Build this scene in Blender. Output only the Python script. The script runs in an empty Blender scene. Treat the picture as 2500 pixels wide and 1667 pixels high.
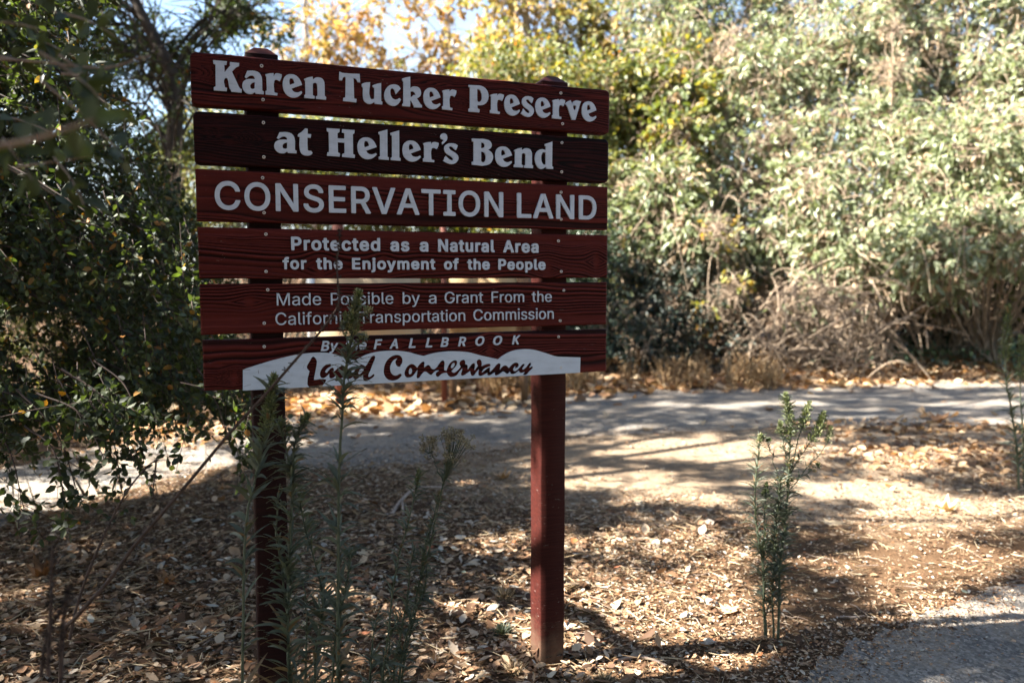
import bpy, math
import numpy as np
from mathutils import Vector

# ---------------------------------------------------------------- camera, sky, sun, exposure
S = bpy.context.scene
cam = bpy.data.cameras.new('camera'); camo = bpy.data.objects.new('camera', cam); S.collection.objects.link(camo); S.camera = camo
camo.location = (0, 0, 1.335); camo.rotation_euler = (math.pi / 2 - .0842, 0, 0)
cam.sensor_width = 36; cam.lens = 1944 / 2500 * 36; cam.clip_start = .05; cam.clip_end = 600
cam.dof.use_dof = True; cam.dof.focus_distance = 2.34; cam.dof.aperture_fstop = 2.4
SUN_EL, SUN_BACK = 42., -8.
SV = np.array([-math.cos(math.radians(SUN_BACK)) * math.cos(math.radians(SUN_EL)), math.sin(math.radians(SUN_BACK)) * math.cos(math.radians(SUN_EL)), math.sin(math.radians(SUN_EL))])
sl = bpy.data.lights.new('sun', 'SUN'); sl.energy = 5.0; sl.angle = math.radians(.53); sl.color = (1, .95, .87)
so = bpy.data.objects.new('sun', sl); S.collection.objects.link(so); so.location = (-20, 5, 20)
so.rotation_euler = Vector(SV).to_track_quat('Z', 'Y').to_euler()
wd = bpy.data.worlds.new('World'); S.world = wd; wd.use_nodes = True; nt = wd.node_tree; nt.nodes.clear()
sky = nt.nodes.new('ShaderNodeTexSky'); sky.sky_type = 'NISHITA'; sky.sun_disc = False
sky.sun_elevation = math.radians(SUN_EL); sky.sun_rotation = math.atan2(SV[0], SV[1]); sky.air_density = 1.0; sky.dust_density = 1.0; sky.ozone_density = 1.0
tcw = nt.nodes.new('ShaderNodeTexCoord'); mpw = nt.nodes.new('ShaderNodeMapping'); mpw.inputs['Scale'].default_value = (1, 1, 2.2)
nzw = nt.nodes.new('ShaderNodeTexNoise'); nzw.inputs['Scale'].default_value = 3.2; nzw.inputs['Detail'].default_value = 6
rpw = nt.nodes.new('ShaderNodeValToRGB'); rpw.color_ramp.elements[0].position = .46; rpw.color_ramp.elements[1].position = .66; rpw.color_ramp.elements[1].color = (.75, .75, .75, 1)
mxw = nt.nodes.new('ShaderNodeMix'); mxw.data_type = 'RGBA'; mxw.inputs[7].default_value = (3.0, 3.3, 3.7, 1)
bg = nt.nodes.new('ShaderNodeBackground'); bg.inputs[1].default_value = .05; ow = nt.nodes.new('ShaderNodeOutputWorld')
L_ = nt.links.new
L_(tcw.outputs['Generated'], mpw.inputs[0]); L_(mpw.outputs[0], nzw.inputs[0]); L_(nzw.outputs[0], rpw.inputs[0]); 
spw = nt.nodes.new('ShaderNodeSeparateXYZ'); mpy = nt.nodes.new('ShaderNodeMapRange'); mpy.inputs[1].default_value = .25; mpy.inputs[2].default_value = .6   # cloud bank only in the north
mlw = nt.nodes.new('ShaderNodeMath'); mlw.operation = 'MULTIPLY'
L_(tcw.outputs['Generated'], spw.inputs[0]); L_(spw.outputs[1], mpy.inputs[0]); L_(mpy.outputs[0], mlw.inputs[0]); L_(rpw.outputs[0], mlw.inputs[1]); L_(mlw.outputs[0], mxw.inputs[0])
L_(sky.outputs[0], mxw.inputs[6]); L_(mxw.outputs[2], bg.inputs[0]); L_(bg.outputs[0], ow.inputs[0])
S.view_settings.view_transform = 'Standard'; S.view_settings.look = 'None'; S.view_settings.exposure = 3.0; S.view_settings.gamma = 1
S.cycles.max_bounces = 6; S.cycles.diffuse_bounces = 4; S.cycles.glossy_bounces = 2; S.cycles.transmission_bounces = 4; S.cycles.use_denoising = True; S.cycles.sample_clamp_indirect = 6

SERIF = {"K":[[541,5744,893,5747,881,5658,824,5646,825,5453,984,5654,965,5673,971,5736,1208,5730,1204,5660,1124,5612,1013,5490,1184,5095,1217,5048,1257,5038,1252,4949,987,4949,982,4966,976,4982,970,4999,962,5014,957,5021,952,5027,946,5033,940,5040,924,5129,912,5233,891,5307,847,5309,841,5304,835,5299,830,5293,824,5287,801,5235,804,5175,816,5112,824,5051,877,5039,867,4954,538,4951,540,5034,587,5059,598,5639,549,5655]],"a":[[1413,5543,1463,5549,1513,5557,1563,5561,1612,5558,1641,5552,1669,5545,1696,5534,1720,5519,1740,5499,1756,5477,1769,5452,1780,5426,1788,5396,1792,5364,1794,5332,1797,5300,1794,5046,1835,5022,1830,4948,1616,4945,1597,4988,1580,4975,1563,4961,1546,4948,1527,4938,1507,4930,1486,4925,1465,4923,1445,4923,1419,4927,1394,4935,1371,4947,1350,4961,1329,4982,1311,5006,1296,5033,1285,5061,1279,5084,1274,5108,1273,5133,1274,5158,1278,5180,1284,5203,1292,5224,1303,5244,1319,5263,1338,5280,1358,5295,1380,5307,1405,5317,1430,5324,1457,5329,1483,5332,1513,5335,1543,5335,1573,5334,1603,5333,1602,5347,1602,5362,1600,5376,1596,5388,1589,5401,1579,5412,1567,5421,1553,5427,1540,5430,1527,5430,1513,5429,1499,5426,1482,5420,1466,5411,1451,5400,1436,5389,1424,5378,1412,5366,1400,5354,1388,5342,1341,5373],[1601,5256,1588,5252,1574,5249,1561,5245,1549,5240,1535,5232,1522,5222,1510,5211,1500,5198,1491,5183,1485,5167,1481,5150,1480,5133,1481,5118,1483,5103,1488,5089,1497,5078,1505,5072,1515,5068,1526,5066,1537,5065,1551,5067,1565,5073,1579,5080,1593,5086]],"r":[[1885,5488,1909,5497,1934,5505,1958,5514,1983,5521,2013,5527,2044,5533,2075,5537,2105,5542,2106,5454,2117,5476,2127,5500,2140,5521,2157,5536,2172,5542,2188,5545,2204,5546,2220,5546,2247,5544,2273,5538,2298,5530,2324,5523,2323,5507,2322,5491,2321,5474,2318,5458,2309,5427,2296,5397,2282,5368,2268,5338,2248,5347,2229,5358,2209,5366,2188,5369,2174,5368,2159,5367,2146,5362,2134,5355,2128,5346,2123,5335,2120,5324,2117,5313,2103,5247,2103,5180,2109,5112,2113,5044,2123,5016,2196,5005,2191,4944,1878,4947,1877,5039,1913,5056,1911,5437,1891,5456]],"e":[[2571,5554,2600,5555,2629,5554,2657,5549,2684,5540,2712,5526,2737,5508,2761,5486,2782,5463,2798,5443,2812,5421,2825,5398,2837,5375,2845,5354,2853,5334,2859,5312,2866,5291,2577,5167,2586,5149,2595,5131,2605,5114,2618,5099,2633,5088,2650,5079,2669,5073,2688,5069,2705,5068,2723,5068,2741,5071,2759,5075,2781,5083,2803,5094,2824,5106,2846,5118,2866,5069,2846,5047,2827,5024,2807,5003,2786,4984,2762,4967,2737,4952,2711,4939,2685,4930,2656,4923,2628,4919,2599,4918,2571,4921,2541,4928,2512,4940,2484,4954,2459,4972,2434,4995,2412,5021,2393,5049,2377,5080,2364,5113,2355,5147,2349,5183,2345,5219,2344,5255,2344,5291,2348,5327,2356,5362,2363,5389,2373,5416,2385,5442,2400,5465,2416,5484,2433,5501,2452,5516,2472,5529,2496,5539,2520,5547,2546,5552],[2555,5443,2566,5448,2579,5449,2592,5447,2604,5443,2615,5436,2624,5425,2632,5413,2638,5401,2648,5381,2654,5360,2659,5339,2665,5317,2536,5261,2533,5279,2529,5297,2525,5315,2524,5334,2524,5352,2525,5370,2527,5388,2533,5406,2537,5416,2541,5427,2547,5436]],"n":[[2927,5454,2955,5468,2983,5482,3011,5495,3040,5507,3070,5517,3101,5524,3132,5532,3163,5539,3168,5461,3190,5477,3211,5495,3233,5511,3256,5523,3278,5529,3300,5533,3322,5534,3343,5533,3366,5530,3389,5525,3411,5516,3430,5505,3446,5489,3459,5471,3470,5451,3479,5429,3487,5399,3489,5366,3490,5333,3491,5300,3489,5039,3529,5006,3523,4933,3244,4933,3243,5005,3290,5023,3288,5283,3286,5300,3286,5316,3284,5333,3279,5347,3273,5358,3265,5368,3257,5376,3246,5381,3236,5382,3225,5381,3213,5378,3203,5374,3192,5368,3182,5361,3173,5353,3163,5345,3159,5028,3210,5003,3204,4937,2920,4937,2926,5016,2958,5033,2955,5413,2931,5433]],"T":[[3916,5742,3936,5736,3956,5729,3977,5723,3997,5718,4025,5715,4052,5715,4080,5715,4108,5716,4202,5717,4297,5721,4392,5726,4487,5731,4502,5497,4426,5503,4418,5521,4411,5540,4403,5558,4392,5574,4374,5585,4354,5593,4333,5599,4312,5606,4319,5027,4386,5017,4381,4925,4007,4933,4013,5022,4072,5040,4090,5587,4086,5594,4084,5601,4080,5608,4074,5613,4061,5616,4047,5611,4032,5603,4019,5593,4005,5575,3997,5554,3992,5530,3986,5508,3907,5506,3905,5586]],"u":[[4547,5454,4571,5466,4596,5479,4621,5491,4647,5501,4682,5510,4718,5515,4754,5518,4789,5521,4779,5412,4762,5301,4757,5193,4783,5095,4788,5083,4793,5070,4800,5058,4810,5050,4821,5046,4833,5046,4846,5048,4859,5050,4870,5055,4881,5060,4892,5067,4903,5073,4912,5366,4864,5402,4856,5440,4885,5453,4913,5466,4942,5478,4971,5489,5005,5501,5040,5511,5075,5520,5110,5530,5103,5017,5140,4988,5134,4924,4914,4923,4906,4975,4886,4962,4866,4948,4846,4935,4824,4924,4806,4918,4788,4912,4770,4908,4751,4906,4730,4908,4709,4912,4689,4919,4670,4929,4649,4943,4629,4960,4612,4980,4599,5002,4591,5024,4586,5047,4583,5071,4580,5095,4574,5157,4575,5220,4578,5283,4580,5347,4549,5391]],"c":[[5455,5517,5477,5520,5500,5522,5523,5521,5546,5519,5568,5514,5589,5508,5609,5500,5628,5489,5645,5473,5659,5454,5672,5433,5685,5414,5542,5242,5536,5260,5531,5278,5525,5295,5518,5312,5510,5333,5502,5354,5492,5373,5478,5389,5467,5397,5455,5404,5442,5409,5428,5408,5415,5402,5404,5392,5395,5379,5387,5365,5379,5346,5377,5326,5377,5305,5377,5285,5379,5256,5383,5228,5390,5201,5401,5175,5412,5156,5425,5137,5440,5121,5458,5108,5477,5099,5497,5093,5519,5090,5540,5090,5569,5098,5596,5113,5622,5131,5649,5147,5690,5102,5674,5072,5659,5041,5643,5012,5622,4985,5603,4966,5583,4949,5561,4934,5538,4922,5516,4914,5493,4909,5470,4906,5447,4904,5419,4906,5391,4910,5365,4918,5340,4928,5311,4946,5285,4967,5262,4992,5242,5020,5226,5048,5213,5079,5204,5111,5198,5143,5196,5179,5198,5216,5203,5252,5213,5288,5224,5318,5237,5348,5253,5376,5272,5404,5290,5426,5310,5447,5332,5466,5355,5482,5379,5494,5403,5504,5429,5512]],"k":[[5734,5705,5754,5714,5774,5723,5794,5731,5814,5739,5853,5752,5893,5762,5934,5772,5974,5782,5975,5453,5988,5465,6001,5477,6015,5489,6029,5498,6053,5507,6079,5513,6105,5515,6130,5514,6157,5513,6184,5509,6209,5502,6232,5491,6251,5474,6268,5454,6280,5431,6290,5407,6295,5387,6298,5367,6299,5347,6298,5327,6294,5303,6287,5279,6277,5256,6263,5235,6243,5217,6219,5204,6194,5192,6169,5179,6278,5018,6325,4981,6319,4921,6082,4910,6066,4970,5975,5124,5964,4922,5730,4921,5730,4985,5764,5003,5771,5621,5743,5650],[5977,5349,5990,5355,6002,5361,6015,5367,6028,5369,6046,5368,6064,5363,6081,5354,6095,5343,6106,5331,6115,5318,6121,5304,6125,5289,6125,5278,6123,5267,6121,5256,6119,5245,6086,5274,5984,5189]],"P":[[7783,5696,7831,5698,7880,5700,7928,5702,7977,5703,8025,5706,8073,5709,8121,5710,8167,5705,8203,5697,8237,5686,8270,5672,8300,5654,8330,5630,8356,5602,8378,5572,8396,5538,8408,5505,8415,5470,8419,5434,8419,5398,8416,5371,8412,5344,8405,5317,8395,5290,8381,5262,8363,5235,8342,5209,8318,5187,8292,5169,8264,5155,8234,5143,8203,5134,8168,5128,8132,5125,8096,5125,8060,5123,8060,5026,8130,4996,8122,4912,7779,4909,7779,4997,7823,5021,7822,5632,7782,5647],[8053,5607,8072,5603,8092,5600,8111,5595,8129,5587,8148,5571,8163,5550,8175,5527,8185,5504,8195,5479,8201,5453,8206,5426,8208,5400,8210,5370,8210,5340,8205,5311,8194,5284,8183,5267,8170,5250,8155,5236,8137,5226,8122,5222,8107,5218,8093,5218,8080,5222,8071,5230,8065,5241,8060,5253,8055,5264]],"s":[[9706,5514,9737,5517,9767,5517,9797,5515,9826,5509,9849,5500,9869,5488,9890,5474,9910,5461,9856,5312,9844,5323,9831,5333,9819,5343,9806,5354,9792,5368,9778,5384,9764,5398,9746,5409,9733,5414,9719,5418,9704,5419,9690,5417,9680,5412,9670,5405,9662,5397,9657,5387,9656,5376,9661,5365,9669,5354,9677,5344,9706,5311,9746,5286,9788,5264,9827,5238,9849,5220,9871,5203,9891,5184,9907,5162,9916,5143,9922,5123,9926,5103,9927,5082,9925,5058,9919,5034,9909,5011,9897,4989,9883,4968,9867,4948,9848,4930,9827,4915,9804,4903,9779,4895,9753,4889,9727,4886,9696,4887,9666,4892,9636,4901,9607,4910,9576,4924,9546,4940,9517,4957,9488,4974,9567,5128,9582,5111,9596,5093,9611,5076,9627,5060,9643,5046,9660,5032,9677,5020,9697,5011,9709,5006,9722,5002,9735,5000,9747,5002,9757,5007,9766,5015,9773,5025,9777,5035,9776,5049,9769,5062,9758,5075,9747,5087,9721,5111,9690,5130,9657,5148,9627,5169,9605,5186,9583,5203,9563,5222,9547,5244,9536,5266,9528,5291,9523,5316,9521,5341,9523,5365,9528,5388,9535,5411,9547,5433,9561,5451,9578,5467,9596,5481,9617,5493,9638,5501,9660,5507,9683,5511]],"v":[[10997,5389,11019,5408,11042,5426,11065,5444,11089,5461,11112,5474,11135,5486,11159,5498,11183,5510,11256,5381,11262,5403,11268,5426,11275,5447,11287,5467,11302,5480,11320,5492,11340,5501,11360,5509,11408,5518,11458,5513,11509,5504,11559,5497,11512,5382,11364,4911,11235,4902,11091,5277,11059,5330],[11331,5183,11314,5214,11295,5245,11281,5276,11278,5309,11279,5319,11280,5329,11282,5338,11288,5347,11297,5353,11307,5356,11318,5358,11330,5359,11341,5359,11352,5357,11362,5354,11372,5349,11380,5339,11384,5326,11386,5312,11387,5298,11381,5269,11367,5240,11348,5212]],"t":[[2927,4098,2996,4085,2993,3946,3091,3943,3072,3843,2985,3844,2984,3774,2982,3703,2981,3632,2985,3562,2985,3544,2984,3525,2985,3507,2992,3492,3009,3481,3031,3479,3055,3480,3078,3480,3089,3465,3101,3451,3110,3437,3112,3420,3105,3403,3092,3388,3076,3376,3059,3365,3038,3355,3016,3349,2994,3345,2971,3343,2945,3341,2918,3342,2892,3346,2868,3355,2848,3365,2830,3379,2814,3394,2800,3412,2788,3435,2779,3461,2773,3488,2768,3515,2758,3597,2760,3683,2767,3768,2772,3854,2724,3860,2725,3920,2752,3939,2778,3957,2805,3976,2830,3996,2855,4020,2879,4046,2903,4072]],"H":[[3529,4142,3891,4139,3886,4054,3827,4024,3828,3874,4024,3877,4027,4037,3957,4050,3962,4139,4317,4135,4310,4046,4265,4016,4264,3455,4318,3432,4308,3347,3948,3355,3955,3439,4022,3469,4022,3762,3831,3768,3831,3477,3888,3453,3877,3364,3523,3368,3530,3460,3583,3481,3579,4035,3531,4058]],"l":[[5010,4125,5041,4136,5072,4147,5103,4158,5134,4169,5169,4181,5204,4192,5239,4203,5274,4214,5269,3428,5309,3412,5305,3339,5012,3347,5012,3414,5053,3434,5055,4056,5016,4063]],"'":[[6983,4212,7004,4212,7025,4208,7044,4200,7061,4189,7077,4173,7088,4153,7096,4131,7100,4108,7100,4084,7097,4060,7090,4037,7080,4014,7068,3995,7053,3978,7037,3962,7020,3946,7003,3929,6984,3913,6966,3898,6947,3882,6918,3931,6982,4008,6961,4018,6940,4026,6920,4036,6904,4050,6894,4064,6887,4080,6882,4096,6881,4113,6884,4132,6891,4151,6901,4169,6914,4184,6929,4195,6947,4203,6965,4209]],"B":[[7879,4112,7928,4114,7978,4115,8027,4116,8076,4117,8138,4119,8199,4123,8260,4123,8320,4116,8358,4109,8396,4101,8432,4088,8463,4068,8484,4047,8501,4022,8514,3996,8520,3967,8519,3943,8514,3918,8506,3893,8493,3871,8474,3850,8450,3832,8425,3816,8401,3799,8430,3783,8460,3768,8489,3751,8513,3730,8532,3705,8547,3678,8558,3648,8564,3618,8565,3589,8561,3560,8553,3531,8543,3503,8529,3470,8510,3439,8488,3410,8461,3385,8433,3367,8402,3355,8370,3344,8338,3335,8224,3314,8108,3315,7991,3323,7875,3327,7876,3409,7932,3438,7935,4018,7885,4030],[8173,4017,8190,4016,8207,4015,8223,4013,8238,4008,8255,3998,8269,3985,8281,3970,8289,3954,8294,3938,8296,3921,8295,3904,8289,3888,8279,3876,8267,3866,8252,3858,8238,3851,8222,3846,8206,3843,8189,3842,8173,3840],[8172,3739,8194,3737,8216,3735,8238,3732,8258,3725,8279,3710,8295,3690,8308,3667,8319,3643,8326,3616,8329,3587,8329,3558,8324,3530,8319,3506,8313,3483,8303,3461,8287,3442,8274,3432,8259,3423,8243,3416,8226,3415,8212,3419,8199,3427,8188,3437,8175,3446]],"d":[[10301,4089,10331,4099,10360,4109,10390,4119,10420,4129,10455,4142,10490,4155,10525,4169,10560,4182,10553,3409,10593,3391,10591,3328,10358,3325,10347,3380,10323,3365,10299,3351,10275,3337,10250,3326,10231,3320,10213,3314,10194,3310,10174,3309,10148,3312,10123,3321,10099,3333,10077,3347,10052,3371,10032,3399,10016,3429,10002,3460,9987,3497,9976,3535,9968,3575,9965,3614,9966,3649,9969,3683,9976,3718,9986,3751,9999,3781,10013,3810,10032,3837,10054,3862,10078,3880,10105,3895,10133,3907,10162,3916,10207,3922,10253,3919,10299,3912,10345,3907,10344,4024,10306,4031],[10330,3818,10310,3824,10289,3831,10268,3836,10248,3833,10229,3822,10215,3804,10204,3783,10194,3762,10185,3734,10180,3704,10179,3674,10180,3645,10181,3610,10184,3574,10192,3541,10206,3509,10218,3489,10232,3469,10249,3453,10271,3444,10287,3445,10303,3450,10320,3456,10336,3461]]}
SERIF_AT = {0:[('K',538,4949,1257,5747),('a',1273,4923,1835,5561),('r',1877,4944,2324,5546),('e',2344,4918,2866,5555),('n',2920,4933,3529,5539),('T',3905,4925,4502,5742),('u',4547,4906,5140,5530),('c',5196,4904,5690,5522),('k',5730,4910,6325,5782),('P',7779,4909,8419,5710),('s',9488,4886,9927,5517),('v',10997,4902,11559,5518),('e',6373,4895,6895,5517),('r',6949,4911,7394,5519),('r',8469,4910,8918,5518),('e',8937,4890,9452,5520),('e',9977,4895,10490,5512),('r',10550,4901,10996,5513),('e',11593,4886,12110,5521)],1:[('t',2724,3341,3112,4098),('H',3523,3347,4318,4142),('l',5010,3339,5309,4214),("'",6881,3882,7100,4212),('B',7875,3314,8565,4123),('d',9965,3309,10593,4182),('a',2075,3367,2680,3960),('e',4394,3327,4953,3951),('l',5365,3333,5661,4211),('e',5721,3326,6275,3939),('r',6340,3343,6830,3939),('s',6961,3314,7448,3934),('e',8636,3313,9190,3933),('n',9255,3319,9902,3928)]}
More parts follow.
